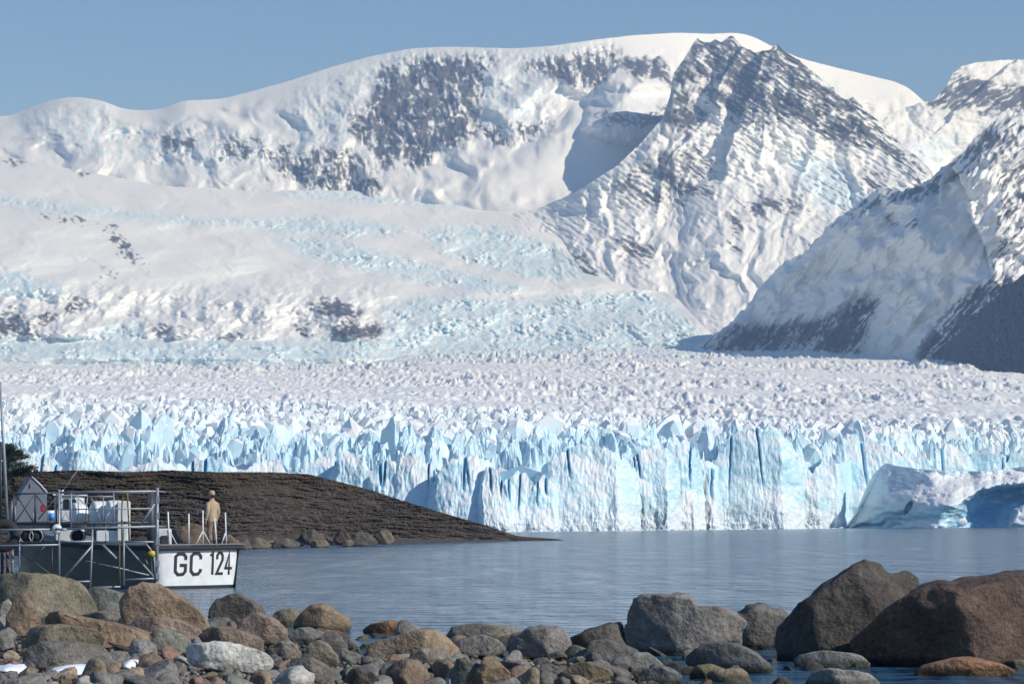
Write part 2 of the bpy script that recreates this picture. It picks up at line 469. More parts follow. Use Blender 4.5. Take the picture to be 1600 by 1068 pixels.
# -- the shaded ridge on the right with forest at its foot
V5 = [[(1105, 545), (1125, 530), (1160, 512), (1200, 516), (1255, 514), (1300, 500), (1330, 480), (1366, 468), (1352, 500), (1340, 545)],
      [(1440, 545), (1462, 520), (1495, 482), (1525, 455), (1555, 440), (1590, 450), (1660, 430), (1660, 570), (1440, 570)]]
R5 = [([(1565, 175), (1600, 172), (1660, 170), (1660, 430), (1600, 420), (1570, 440), (1545, 410), (1565, 340), (1560, 290), (1545, 245), (1550, 200)], -0.12),
      ([(1500, 235), (1555, 190), (1570, 215), (1520, 262), (1450, 305), (1380, 318), (1300, 350), (1385, 290), (1460, 275)], 0.02),
      ([(1130, 400), (1240, 360), (1300, 345), (1250, 395), (1170, 440)], -0.12), ([(1380, 330), (1430, 345), (1425, 368), (1385, 350)], -0.06)]
def d5(PX, PY, t):
    Db = ip(PX, [(1080, 5320), (1120, 5260), (1250, 5170), (1370, 5080), (1480, 4980), (1560, 4880), (1680, 4760)])
    Dt = ip(PX, [(1080, 5340), (1120, 5330), (1250, 5400), (1370, 5440), (1480, 5480), (1560, 5500), (1680, 5450)])
    tt = t ** 1.1
    D = Db + (Dt - Db) * tt
    D = np.minimum(D, tent(PX + 14 * fbm(PX / 40, PY / 40, 4, 2), PY, [(1580, 160, 5420), (1570, 230, 5180), (1562, 290, 4980), (1552, 350, 4800), (1545, 410, 4600), (1560, 450, 4480), (1585, 520, 4280)], 2.2, 1.3))
    D = np.minimum(D, tent(PX + 22 * fbm(PX / 60, PY / 60, 4, 12), PY + 18 * fbm(PX / 60, PY / 60, 4, 22), [(1500, 300, 5280), (1480, 330, 5220), (1390, 400, 5150), (1300, 440, 5150), (1200, 490, 5195), (1130, 532, 5225)], 1.6, 1.0))
    D = D - 60 * ridged((PX + PY * .75) / 60 + .7 * fbm(PX / 60, PY / 60, 3, 3), (PX - PY) / 240, 4, 83) * sstep(0, .12, t) * sstep(1, .85, t)
    D = D - 20 * ridged((PX + PY * .75) / 22 + .4 * fbm(PX / 50, PY / 50, 2, 3), (PX - PY) / 240, 4, 83) * sstep(0, .12, t) * sstep(1, .85, t)
    return D - 130 * fbm(PX / 100, PY / 90, 3, 86) * sstep(1, .9, t) - 15 * fbm(PX / 30, PY / 26, 5, 85)
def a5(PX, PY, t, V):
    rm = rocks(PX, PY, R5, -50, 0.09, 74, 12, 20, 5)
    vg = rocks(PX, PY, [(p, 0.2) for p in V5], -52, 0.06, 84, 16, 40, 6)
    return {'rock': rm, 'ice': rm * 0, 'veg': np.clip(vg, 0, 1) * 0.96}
S5 = [(1080, 545), (1110, 527), (1140, 505), (1165, 480), (1185, 450), (1220, 415), (1262, 388), (1300, 348), (1340, 318), (1374, 293), (1410, 298), (1440, 288), (1465, 270), (1500, 240), (1532, 204),
      (1548, 192), (1558, 180), (1575, 168), (1590, 176), (1605, 170), (1660, 150)]
B5 = [(1080, 556), (1200, 562), (1480, 578), (1560, 590), (1660, 600)]
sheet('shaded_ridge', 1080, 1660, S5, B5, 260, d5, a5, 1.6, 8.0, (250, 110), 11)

# -- the dark wooded hill at the right edge
def d6(PX, PY, t):
    return ip(PX, [(1460, 4330), (1500, 4200), (1560, 4100), (1680, 3950)]) + 260 * t - 16 * pyramids(PX / 7, PY / 6, 5) - 14 * fbm(PX / 20, PY / 20, 3, 6)
def a6(PX, PY, t, V):
    s = sstep(0.32, 0.5, fbm(PX / 5, PY / 4, 4, 8))
    return {'rock': s * 0, 'ice': s * 0, 'veg': 1 - 0.25 * s}
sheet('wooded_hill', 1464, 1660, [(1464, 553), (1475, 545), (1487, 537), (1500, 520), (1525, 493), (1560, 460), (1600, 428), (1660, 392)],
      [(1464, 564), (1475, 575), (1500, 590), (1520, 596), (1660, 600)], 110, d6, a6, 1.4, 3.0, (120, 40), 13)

# -- the snow basin with its icefalls, left and centre
I7 = [[(430, 372), (520, 372), (600, 395), (700, 420), (800, 442), (840, 452), (760, 458), (660, 440), (560, 420), (470, 398)],
      [(655, 362), (720, 350), (800, 360), (870, 385), (930, 430), (860, 440), (760, 418), (690, 395)],
      [(-60, 300), (60, 312), (200, 328), (330, 343), (330, 352), (180, 341), (40, 324), (-60, 314)], [(430, 300), (600, 301), (800, 319), (700, 324), (500, 312)], [(330, 343), (450, 338), (560, 343), (640, 360), (560, 370), (430, 362)],
      [(-60, 430), (30, 425), (90, 445), (110, 460), (40, 465), (-60, 455)],
      [(600, 480), (680, 462), (800, 468), (1000, 455), (1060, 480), (1120, 545), (1100, 565), (560, 565), (600, 520)],
      [(-60, 530), (150, 528), (300, 532), (600, 530), (640, 560), (300, 566), (-60, 560)], [(140, 525), (175, 505), (225, 505), (225, 528), (180, 535)]]
R7 = [([(0, 490), (25, 480), (35, 500), (20, 530), (-20, 525)], 0.0), ([(45, 505), (70, 488), (85, 492), (70, 507)], 0.1), ([(20, 520), (50, 508), (60, 525), (40, 535)], -0.02),
      ([(105, 475), (120, 467), (135, 477), (125, 485), (108, 485)], 0.1), ([(225, 520), (260, 508), (300, 522), (280, 530), (235, 530)], -0.05), ([(340, 525), (375, 515), (390, 528), (350, 533)], 0.0),
      ([(485, 475), (515, 466), (545, 475), (560, 492), (520, 495), (495, 488)], 0.12), ([(520, 510), (545, 500), (565, 512), (590, 508), (612, 512), (585, 530), (520, 534)], 0.12),
      ([(460, 508), (480, 505), (490, 528), (475, 530)], 0.02), ([(170, 345), (190, 365), (215, 400), (240, 430), (225, 425), (185, 395), (160, 355)], -0.1), ([(60, 332), (110, 338), (150, 350), (130, 352), (70, 342)], -0.16),
      ([(160, 420), (185, 424), (178, 434), (160, 430)], -0.08), ([(10, 244), (35, 252), (30, 258), (8, 252)], 0.1), ([(120, 262), (140, 266), (130, 272)], 0.08)]
KNOB = [(20, 500, 60, 40), (75, 505, 55, 36), (135, 520, 60, 30), (265, 518, 55, 26), (310, 500, 60, 44), (380, 490, 70, 62), (430, 480, 60, 60), (520, 490, 70, 50), (560, 515, 70, 40)]
def d7(PX, PY, t):
    D = basin_depth(PY)
    ic = icemask(PX, PY, I7, 9, 21)
    wx = fbm(PX / 90, PY / 40, 3, 41)
    D = D - 95 * fbm(PX / 240 + PY / 300, PY / 70, 3, 43) - 22 * fbm(PX / 60 - PY / 50 + wx, PY / 22 + PX / 300, 4, 45)
    D = D - 190 * np.exp(-((PX - 40) / 190) ** 2) * np.exp(-((PY - 395) / 75) ** 2) * sstep(300, 345, PY)      # rounded snow shoulder, far left
    for kx, ky, w, h in KNOB:                                                                            # rock knobs at the foot
        r = ((PX + 34 * fbm(PX / 40, PY / 30, 4, kx) - kx) / w) ** 2 + ((PY - ky) / h) ** 2
        D = D - 75 * np.clip(1 - r, 0, 1) ** 1.2 * sstep(534, 522, PY)
    D = D - 120 * sstep(500, 548, PY) * sstep(680, 560, PX)
    k = sstep(430, 470, PY) * sstep(640, 560, PX) * sstep(540, 520, PY)
    D = D - 44 * k * ridged(PX / 46, PY / 30 + PX / 160, 3, 47, .5) - 18 * k * fbm(PX / 16, PY / 13, 4, 57)
    p1 = pyramids(PX / 12 + 1.5 * wx, PY / 7 + wx, 48, 5, .7, 1.7); p2 = pyramids(PX / 5.5, PY / 3.8 + wx, 49, 5, .7, 1.7)
    va = .35 + .9 * sstep(-.35, .45, fbm(PX / 45, PY / 22, 3, 50))
    return D - ic * va * (22 * p1 + 14 * p2 + 17 * fbm(PX / 24, PY / 12, 3, 58))
def a7(PX, PY, t, V):
    rm = rocks(PX, PY, R7, 20, 0.06, 94, 9, 10, 5)
    rm = np.maximum(rm, 0.8 * sstep(.50, .60, fbm(PX / 7, PY / 5, 3, 96)) * sstep(430, 480, PY) * sstep(620, 560, PX))
    ic = icemask(PX, PY, I7, 9, 21)
    return {'rock': rm * (1 - 0.9 * ic), 'ice': ic * (0.32 + 0.55 * sstep(-.3, .5, fbm(PX / 16, PY / 9, 4, 97))), 'veg': rm * 0}
sheet('snow_basin', -60, 1150, [(-60, 240), (0, 244), (60, 254), (120, 266), (200, 280), (250, 290), (300, 293), (450, 297), (600, 298), (700, 309), (780, 320), (860, 325), (880, 380), (910, 425), (960, 440),
      (1000, 452), (1040, 456), (1060, 468), (1085, 495), (1120, 530), (1150, 545)], [(-60, 566), (640, 566), (1150, 556)], 330, d7, a7, 1.9, 1.5, (200, 60), 17)

# ------------------------------------------------------------------ the glacier tongue
def wallY(px):
    return ip(px, [(-120, 1020), (300, 960), (560, 905), (850, 880), (1000, 920), (1200, 1030), (1320, 1120), (1420, 1270), (1600, 1500), (1720, 1580)])
def crest(px):
    return ip(px, [(-100, 622), (300, 626), (600, 631), (900, 643), (1100, 652), (1350, 660), (1700, 664)])
# plain behind the crest: broken ice running back to the mountains
ROWS = 250
pxs = np.arange(-70, 1672, 1.9)
t = np.linspace(0, 1, ROWS)[:, None]
PYt = np.broadcast_to(ip(pxs, [(-70, 562), (560, 562), (680, 548), (1100, 540), (1500, 538), (1700, 560)]), (ROWS, len(pxs)))
PYb = crest(pxs)[None, :] + 10
PY = PYb + (PYt - PYb) * t
PX = np.broadcast_to(pxs, PY.shape)
Yp = 2000 + (5400 - 2000) * (0.55 * ((PYb - PY) / (PYb - PYt)) + 0.45 * ((PYb - PY) / (PYb - PYt)) ** 2.2)
V = P(PX, PY, Yp)
X, Y = V[..., 0], V[..., 1]
amp = ip(Y, [(2000, 3.4), (2500, 4.0), (3500, 4.6), (5400, 7.0)]) * (0.22 + 1.15 * sstep(-.35, .4, fbm(X / 300 + Y / 900, Y / 260, 4, 5)))
wxx = fbm(X / 60, Y / 160, 3, 8)
dz = .8 * pyramids(X / 9.5 + 1.4 * wxx, Y / 75 + X / 110, 51, 5, .7, 2.2) + .5 * pyramids(X / 4.6 + wxx, Y / 38 + X / 50, 52, 5, .7, 2.2) + .3 * fbm(X / 3, Y / 18, 2, 53) + 1.5 * fbm(X / 110, Y / 130 + X / 500, 4, 54) + 1.2 * sstep(.55, .9, ridged(X / 190 + wxx, Y / 150 + X / 900, 3, 59))
V[..., 2] += amp * (dz - 1.0) + 5 * fbm(X / 240, Y / 500, 3, 55) 
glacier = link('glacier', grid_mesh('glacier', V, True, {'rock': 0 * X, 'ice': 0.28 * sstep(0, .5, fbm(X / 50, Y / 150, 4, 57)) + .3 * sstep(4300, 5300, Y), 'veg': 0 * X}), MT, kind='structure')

# bed of the crevassed front, beneath the seracs
def frontP(px, s):
    """surface of the crevassed zone: s = 0 at the cliff top, 1 at the crest"""
    y0 = wallY(px) + 34
    Yq = y0 + (2020 - y0) * s
    pyq = ip(px, [(-100, 712), (200, 716), (500, 722), (700, 726), (900, 714), (1200, 712), (1400, 706), (1700, 700)])
    pyq = pyq + (crest(px) + 5 - pyq) * (0.72 * s + 0.28 * s ** 0.5)
    return P(px, pyq, Yq)
pxs = np.arange(-80, 1690, 4.0)
s = np.linspace(-0.03, 1.0, 130)[:, None]
PX = np.broadcast_to(pxs, (130, len(pxs)))
V = frontP(PX, np.maximum(s, 0) + 0 * PX)
V[..., 2] += -5 + 4 * pyramids(V[..., 0] / 12, V[..., 1] / 14, 9)
V[0, :, 2] -= 40
link('crevassed_ice', grid_mesh('crevassed_ice', V, False, {'white': 0 * V[..., 0]}), ICE, glacier)

# seracs: leaning, many-sided spires of ice
def serac_shape(k, sub):
    rs = np.random.RandomState(100 + k)
    n = 6
    rings = []
    el = 0.5 + 0.5 * rs.rand(); ang = rs.rand() * 6.28
    lean = (rs.rand(2) - .5) * 0.8
    c1 = rs.rand()
    prof = [(0, 1.0), (.42, .88 + .14 * rs.rand()), (.74, .50 + .42 * c1), (.93, .14 + .46 * c1 * (.4 + .6 * rs.rand()))]
    offs = rs.rand(n) * .6
    tilt = (rs.rand(2) - .5) * .8
    for z, r in prof:
        a = np.arange(n) / n * 6.283 + offs
        rr = r * (0.75 + .45 * rs.rand(n)) * (1 if z else 1.15)
        x, y = rr * np.cos(a), rr * np.sin(a) * el
        X_, Y_ = x * math.cos(ang) - y * math.sin(ang), x * math.sin(ang) + y * math.cos(ang)
        zz = np.full(n, z) + ((tilt[0] * X_ + tilt[1] * Y_) * z + .12 * (rs.rand(n) - .5) if z else 0)
        rings.append(np.stack([X_ + lean[0] * z, Y_ + lean[1] * z, zz], -1))
    bm = bmesh.new()
    vs = [[bm.verts.new(p) for p in r] for r in rings]
    for a, b in zip(vs[:-1], vs[1:]):
        for i in range(n):
            j = (i + 1) % n
            if rs.rand() < .5:
                bm.faces.new((a[i], a[j], b[j])); bm.faces.new((a[i], b[j], b[i]))
            else:
                bm.faces.new((a[i], a[j], b[i])); bm.faces.new((a[j], b[j], b[i]))
    tip = bm.verts.new(tuple(rings[-1].mean(0) + np.array([0, 0, .05])))
    for i in range(n):
        bm.faces.new((vs[-1][i], vs[-1][(i + 1) % n], tip))
    for q in range(int(sub)):
        bmesh.ops.subdivide_edges(bm, edges=bm.edges[:], cuts=1, use_grid_fill=True)
        bmesh.ops.triangulate(bm, faces=bm.faces[:])
        for v in bm.verts:
            v.co += Vector(((rs.rand() - .5), (rs.rand() - .5), (rs.rand() - .5))) * (.085, .05)[q]
    bmesh.ops.triangulate(bm, faces=bm.faces[:])
    bm.verts.index_update()
    Vv = np.array([v.co[:] for v in bm.verts]); Fv = np.array([[v.index for v in f.verts] for f in bm.faces])
    bm.free()
    return Vv, Fv
SER = [serac_shape(k, True) for k in range(30)]
SERL = [serac_shape(k, False) for k in range(30)]
SERM = [mesh_np('serac', v, f, False, {'white': np.full(len(v), .2)}) for v, f in [serac_shape(k, 2) for k in range(30)]]
for me in SERM:
    me.materials.append(ICE)
rs = np.random.RandomState(5)
S_ = []
row = 0.0
while row < 1.0:
    dy = 0.0105 + 0.003 * row
    stp = 21 - 8 * row
    pr = np.arange(-70, 1690, stp)
    S_.append(np.stack([pr + (rs.rand(len(pr)) - .5) * stp * 1.1, np.clip(row + (rs.rand(len(pr)) - .5) * dy * 1.4, 0, 1), rs.rand(len(pr)), rs.rand(len(pr)), rs.rand(len(pr))], -1))
    row += dy
S_ = np.concatenate(S_)
S_[:, 1] = np.maximum(S_[:, 1], .012)
S_ = S_[np.argsort(S_[:, 1])]
Q = frontP(S_[:, 0], S_[:, 1])
clump = fbm(Q[:, 0] / 45, Q[:, 1] / 90, 3, 3)
big = np.clip(0.52 + 1.05 * S_[:, 2] ** 2.6 + 1.0 * clump, .3, 2.2)
RAD = 5.4 * big * (.7 + .3 * sstep(0, .06, S_[:, 1])) * (.85 + .4 * S_[:, 4]) * (1.15 - .25 * S_[:, 1])
HGT = (3.0 + 3.8 * (1 - S_[:, 1]) ** 1.3) * big * (.7 + .7 * S_[:, 3]) * (.45 + .55 * sstep(0, .06, S_[:, 1]))
BV, BF, off, cnt = [], [], 0, 0
for i in range(len(S_)):
    p_, s_, a_, b_, c_ = S_[i]
    q, r, h = Q[i], RAD[i], HGT[i]
    k = int(a_ * 997 + b_ * 331) % len(SER)
    rot = (c_ * 77 + b_ * 3) % 6.283
    if cnt < 300 and 0 <= p_ <= 1600 and s_ < 0.25 and big[i] > .62 and not (60 < p_ < 480 and s_ < 0.03):
        o = link('serac', SERM[k], None, glacier)
        o.location = (q[0], q[1], q[2] - (12 if s_ > .06 else 26))
        o.rotation_euler = (0, 0, rot)
        o.scale = (r, r, h + (12 if s_ > .06 else 26))
        cnt += 1
    else:
        v, f = SER[k] if s_ < .09 else SERL[k]
        c0, s0 = math.cos(rot), math.sin(rot)
        w_ = np.stack([(v[:, 0] * c0 - v[:, 1] * s0) * r + q[0], (v[:, 0] * s0 + v[:, 1] * c0) * r + q[1], v[:, 2] * (h + (12 if s_ > .06 else 26)) + q[2] - (12 if s_ > .06 else 26)], -1)
        BV.append(w_); BF.append(f + off); off += len(w_)
BV = np.concatenate(BV); BF = np.concatenate(BF)
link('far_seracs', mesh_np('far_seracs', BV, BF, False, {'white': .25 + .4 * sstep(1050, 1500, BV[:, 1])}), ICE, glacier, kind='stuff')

# the cliff: towers of ice standing side by side along the water
TOW = [(-40, 705, 60), (60, 705, 45), (140, 700, 42), (235, 716, 48), (320, 714, 46), (410, 716, 46), (498, 712, 40), (550, 704, 30), (600, 715, 26), (655, 706, 40), (718, 709, 42), (775, 728, 24), (812, 736, 32),
       (846, 742, 24), (912, 692, 62), (1008, 697, 40), (1052, 688, 36), (1098, 716, 24), (1165, 668, 66), (1250, 722, 34), (1288, 712, 26), (1345, 679, 62), (1400, 704, 30), (1430, 706, 40), (1482, 694, 42), (1537, 702, 40), (1592, 696, 45), (1644, 702, 40)]
for k, (cx, top, hw) in enumerate(TOW):
    rs = np.random.RandomState(900 + k)
    Yc = float(wallY(cx)) + (rs.rand() - .5) * 16
    m = Yc / F
    hw = hw * 1.12
    xs = np.arange(-hw * 1.3, hw * 1.3 + .1, 1.5)
    zt = (hor(cx) - top) * m + 2.0
    nz = 84
    T = np.linspace(0, 1, nz)[:, None]
    skew = (rs.rand() - .5) * .8 * hw
    U = np.broadcast_to(xs, (nz, len(xs)))
    # skyline of the tower: a leaning gable with broken steps
    kk = .42 + .2 * rs.rand()
    g = 1 - kk * (np.abs(U[0] - skew) / (hw * 1.3)) ** (1.5 + 1.2 * rs.rand())
    g = np.clip(g + 0.11 * fbm(U[0] / 13, U[0] * 0 + k, 3, 5) + .05 * np.floor(3 * fbm(U[0] / 16, U[0] * 0 + 3 * k, 2, 6)) / 3, 0.02, 1.02)
    g = np.clip(g, .05, 1.03)
    Zt = np.maximum(zt * g, 3)
    Z = -1.5 + (Zt + 1.5) * T
    Xw = U * m
    tz = Z / max(zt, 1)
    # depth: flat fracture faces leaning back to the sides and top, split by a few straight cracks
    e = np.full(U.shape, -99.0)
    for j in range(7):
        cxj, sl, st = (rs.rand() - .5) * 1.6 * hw * m, (rs.rand() - .5) * .9, .04 + .3 * rs.rand()
        e = np.maximum(e, sl * (Xw - cxj) + st * (Z - zt * (.1 + .8 * rs.rand())))
    side = np.maximum(np.abs(Xw / (hw * m)) - .74, 0)
    d = e * .42 + 26 * side ** 1.3 + 6 * np.clip(tz, 0, 2) ** 2.5
    lx = U + (rs.rand() - .5) * .5 * Z / m * .3
    d -= 3.0 * pyramids(lx / 60 + k * 3.3, Z / 19 + k, 31, 5, .6, 1.6) + .55 * pyramids(lx / 24 + k * 1.7, Z / 7, 32, 5, .6, 1.7) + .3 * pyramids(lx / 6, Z / 4.2, 37, 4, .8, 1.8)
    d += .35 * fbm(U / 5, Z / 2.5 + 7 * k, 3, 33) + .12 * fbm(U / 3.5, Z / 14 + 7 * k, 3, 39) + 1.0 * fbm(U / 30, Z / 9 + 3 * k, 4, 49, .5)
    clr = np.zeros(U.shape)
    for j in range(rs.randint(0, 3)):
        xc = (rs.rand() - .5) * 1.2 * hw + (Z / m) * (rs.rand() - .5) * .25 + 1.5 * fbm(Z / 6, Z * 0 + j + k, 2, 38)
        cr = sstep(2.0 + 1.6 * rs.rand(), 0, np.abs(U - xc)) * sstep(.1 + .5 * rs.rand(), .75, tz)
        d += (2.5 + 2.5 * rs.rand()) * cr
        clr = np.maximum(clr, cr)
    d -= 2.5 * sstep(.5, .0, tz) + 1.2 * sstep(.4, 0, tz) * fbm(U / 10, Z / 3.5 + k, 4, 35, .6)
    Xw = Xw + 1.5 * fbm(d / 7 + 9 * k, Z / 7, 4, 44, .6) * sstep(.3, .9, np.abs(Xw / (hw * m)))
    cX = float(P(cx, top, Yc)[0])
    V = np.stack([cX + Xw * (1 + .0 * d), Yc + np.clip(d, -10, 30), Z], -1)
    topback = V[-1:].copy(); topback[..., 1] += 16; topback[..., 2] -= 2 + 8 * (1 - g)[None, :]
    tb2 = topback.copy(); tb2[..., 1] += 14; tb2[..., 2] -= 6
    V = np.concatenate([V, topback, tb2], 0)
    wh = np.concatenate([.75 * sstep(.42, .08, tz + .2 * fbm(U / 14, Z / 5 + k, 3, 36)), np.zeros((2, len(xs)))], 0)
    link('ice_tower', grid_mesh('ice_tower', V, False, {'white': wh, 'clear': np.concatenate([.55 * clr, np.zeros((2, len(xs)))], 0)}), ICE, glacier)

# ------------------------------------------------------------------ water
def mat_water():
    m, t, b = newmat('lake_water')
    b.inputs['Base Color'].default_value = (0.03, 0.09, 0.15, 1)
    b.inputs['Roughness'].default_value = 0.14
    b.inputs['IOR'].default_value = 1.333
    n1 = noise(t, 1.0, 3, 0.6, objco(t, (1.3, 2.6, 1)))
    n2 = noise(t, 1.0, 2, 0.5, objco(t, (.35, .9, 1)))
    n4 = noise(t, 1.0, 3, 0.6, objco(t, (.5, .07, 1)))
    n3 = noise(t, 1.0, 3, 0.5, objco(t, (.012, .03, 1)))
    a = N(t, 'ShaderNodeMath', operation='MULTIPLY_ADD')
    t.links.new(n2, a.inputs[0]); a.inputs[1].default_value = 2.0; t.links.new(n1, a.inputs[2])
    am = N(t, 'ShaderNodeMath', operation='MULTIPLY')
    t.links.new(a.outputs[0], am.inputs[0])
    mm = N(t, 'ShaderNodeMath', operation='MULTIPLY')
    t.links.new(ramp(t, n3, [(.3, .5), (.7, 1.0)]), mm.inputs[0]); t.links.new(ramp(t, n4, [(.32, .25), (.68, 1.4)]), mm.inputs[1])
    t.links.new(mm.outputs[0], am.inputs[1])
    bump(t, b, am.outputs[0], 1.0, 0.34)
    return m
bm = bmesh.new()
for q in ((-700, -60, 0), (700, -60, 0), (900, 2400, 0), (-900, 2400, 0)):
    bm.verts.new(q)
bm.faces.new(bm.verts)
me = bpy.data.meshes.new('lake'); bm.to_mesh(me); bm.free()
link('lake', me, mat_water(), kind='structure')

# ------------------------------------------------------------------ dark layered headland
def mat_headland():
    m, t, b = newmat('headland_rock')
    co = objco(t, (1, 1, 3.0))
    rk = ramp(t, noise(t, .35, 7, .7, co), [(.3, (.026, .021, .016)), (.5, (.068, .054, .041)), (.75, (.15, .125, .10))])
    vg = ramp(t, noise(t, .8, 6, .7, objco(t)), [(.3, (.035, .03, .017)), (.6, (.085, .058, .032)), (.8, (.07, .075, .03))])
    c = mixc(t, attr(t, 'veg'), rk, vg)
    c = mixc(t, attr(t, 'rock'), c, (.07, .068, .064))
    t.links.new(c, b.inputs['Base Color'])
    b.inputs['Roughness'].default_value = 0.9
    b.inputs['Specular IOR Level'].default_value = 0.15
    bump(t, b, noise(t, 1.5, 6, .7, objco(t, (1, 1, 2))), 0.7, 0.3)
    return m
HS = [(-60, 738), (40, 738), (60, 736), (120, 734), (200, 737), (260, 734), (340, 737), (420, 737), (480, 740), (530, 752), (580, 765), (630, 782), (680, 797), (720, 809), (760, 820), (790, 831), (810, 837), (835, 839), (872, 841.5), (880, 843)]
HB = [(-60, 862), (380, 857), (450, 853), (540, 850.5), (620, 848.5), (700, 847), (800, 845), (880, 843.6)]
pxs = np.arange(-60, 881, 1.35)
nr = 165
t = np.linspace(0, 1, nr)[:, None]
top = ip(pxs, HS) + 1.2 * fbm(pxs / 14, 0 * pxs, 4, 3) * sstep(880, 800, pxs) + .8 * fbm(pxs / 3, 0 * pxs, 2, 4) * sstep(880, 840, pxs)
bot = np.maximum(ip(pxs, HB), top + .4)
PX = np.broadcast_to(pxs, (nr, len(pxs)))
PY = bot + (top - bot) * t
Db = (2.0) / (-slope(pxs, bot))
Db = smooth1(np.minimum(Db, 400), 60)
hgt = (bot - top)
D = Db + t * (4 + hgt * .3) + 9 * t * fbm(PX / 120, PY / 60, 3, 15)
lay = PY + 8 * fbm(PX / 130, PY / 60, 4, 7) - (PX - 400) * 0.05
step_ = lay / 9.5
D = D + (2.2 * fbm(PX / 70, lay / 4.5, 4, 18, .6) + 1.0 * fbm(PX / 22, lay / 1.8, 3, 28)) * sstep(0.05, .2, t)
D = D - (.5 * pyramids(PX / 3.2, PY / 4, 3) + .8 * fbm(PX / 5, PY / 4, 3, 13)) * sstep(.05, .3, t) - 2.2 * fbm(PX / 60, PY / 18, 5, 8)
V = P(PX, PY, D)
shelf = .8 * sstep(.17, .08, t + .06 * fbm(PX / 40, PY / 9, 3, 1)) 
vg = sstep(-.05, .3, fbm(PX / 40, PY / 10, 5, 12, .65) + .35 * sstep(.5, .95, t) - .25 + .25 * sstep(520, 150, PX) - .5 * sstep(480, 700, PX))
bk = [V[-1:] + np.array([0, 12 * k, -1.6 * k * k]) for k in (1, 2, 3)]
fo = V[:1] + np.array([0, -1, -1.5])
V = np.concatenate([fo, V] + bk, 0)
A = {'veg': vg, 'rock': shelf * np.ones_like(PX)}
A = {k: np.concatenate([v[:1], v, v[-1:], v[-1:], v[-1:]], 0) for k, v in A.items()}
link('headland', grid_mesh('headland', V, False, A), mat_headland(), kind='structure')

# ------------------------------------------------------------------ air
m = bpy.data.materials.new('haze_air'); m.use_nodes = True
t = m.node_tree
t.nodes.remove(t.nodes['Principled BSDF'])
pv = t.nodes.new('ShaderNodeVolumePrincipled')
pv.inputs['Color'].default_value = (0.40, 0.60, 1.0, 1)
pv.inputs['Absorption Color'].default_value = (1, 1, 1, 1)
pv.inputs['Density'].default_value = 8.8e-5
t.links.new(pv.outputs[0], t.nodes['Material Output'].inputs['Volume'])
bm = bmesh.new()
bmesh.ops.create_cube(bm, size=1)
for v in bm.verts:
    v.co = Vector((v.co.x * 6000, -400 if v.co.y < 0 else 14000, -420 if v.co.z < 0 else 1900))
me = bpy.data.meshes.new('haze'); bm.to_mesh(me); bm.free()
link('haze', me, m, kind='stuff')
# ================================================================== ICEBERG
def fence_mesh(bm, ring_a, ring_b):
    n = len(ring_a)
    for i in range(n):
        bm.faces.new((ring_a[i], ring_a[(i + 1) % n], ring_b[(i + 1) % n], ring_b[i]))
ITOP = [(1326, 821), (1334, 812), (1345, 795), (1358, 768), (1370, 742), (1378, 727), (1386, 723), (1400, 727), (1440, 733), (1500, 736), (1550, 735), (1600, 728), (1680, 722)]
pxs = np.arange(1326, 1681, 1.2)
nr = 120
t = np.linspace(0, 1, nr)[:, None]
top = ip(pxs, ITOP) + .9 * fbm(pxs / 8, 0 * pxs, 3, 3)
bot = np.full(len(pxs), 0.0)
for _ in range(1):
    bot = hor(pxs) + 2.3 * F / 1050.0
top = np.minimum(top, bot - 1)
PX = np.broadcast_to(pxs, (nr, len(pxs)))
PY = bot + (top - bot) * t
D = 1040 + 26 * sstep(.25, 1, t) ** 1.4 + 58 * sstep(1475, 1310, PX)
d_arch = poly_d(PX + 3 * fbm(PX / 9, PY / 9, 3, 1), PY + 3 * fbm(PX / 9, PY / 9, 3, 2), [(1474, 840), (1484, 808), (1502, 783), (1528, 765), (1560, 757), (1600, 753), (1650, 756), (1700, 770), (1700, 775), (1620, 790), (1590, 800), (1572, 840)])
D = D + 24 * sstep(-1, 12, d_arch) + 10 * sstep(8, 40, d_arch)
ca, sa = math.cos(.5), math.sin(.5)
hx, hy = (PX - 1420) * ca + (PY - 793) * sa, -(PX - 1420) * sa + (PY - 793) * ca
D = D + 6 * sstep(1.25, .75, np.hypot(hx / 4.5, hy / 11))
lip = sstep(30, 0, np.abs(d_arch + 14)) 
D = D - 5 * lip * sstep(1, .6, t) - 7 * fbm(PX / 45, PY / 26, 3, 8)
D = D - (.7 * pyramids(PX / 4, PY / 2.2, 9, 5, .8, 1.6) + .4 * fbm(PX / 6, PY / 4, 3, 10)) * sstep(.3, .6, t) - .25 * fbm(PX / 8, PY / 8, 4, 11)
V = P(PX, PY, D)
b1 = V[-1:] + np.array([0, 26, -3]); b2 = V[-1:] + np.array([0, 48, -18]); b3 = b2.copy(); b3[..., 1] += 6; b3[..., 2] = -2
wh = np.broadcast_to(sstep(.22, .42, t + .1 * fbm(PX / 30, PY / 14, 3, 12)) * sstep(2, -10, d_arch), PX.shape)
one = np.ones((1, len(pxs)))
iceberg = link('iceberg', grid_mesh('iceberg', np.concatenate([V, b1, b2, b3], 0), True, {'white': np.concatenate([0.3 * wh, one * .4, one * .4, 0 * one], 0), 'clear': np.concatenate([np.maximum(.75 * sstep(0, 12, d_arch), .55 * sstep(.30, .12, t + .06 * fbm(PX / 20, PY / 9, 3, 14)) * sstep(1450, 1380, PX)), one * 0, one * 0, one * 0], 0)}), ICE,
     label='low iceberg with a blue arch floating before the cliff', category='iceberg')
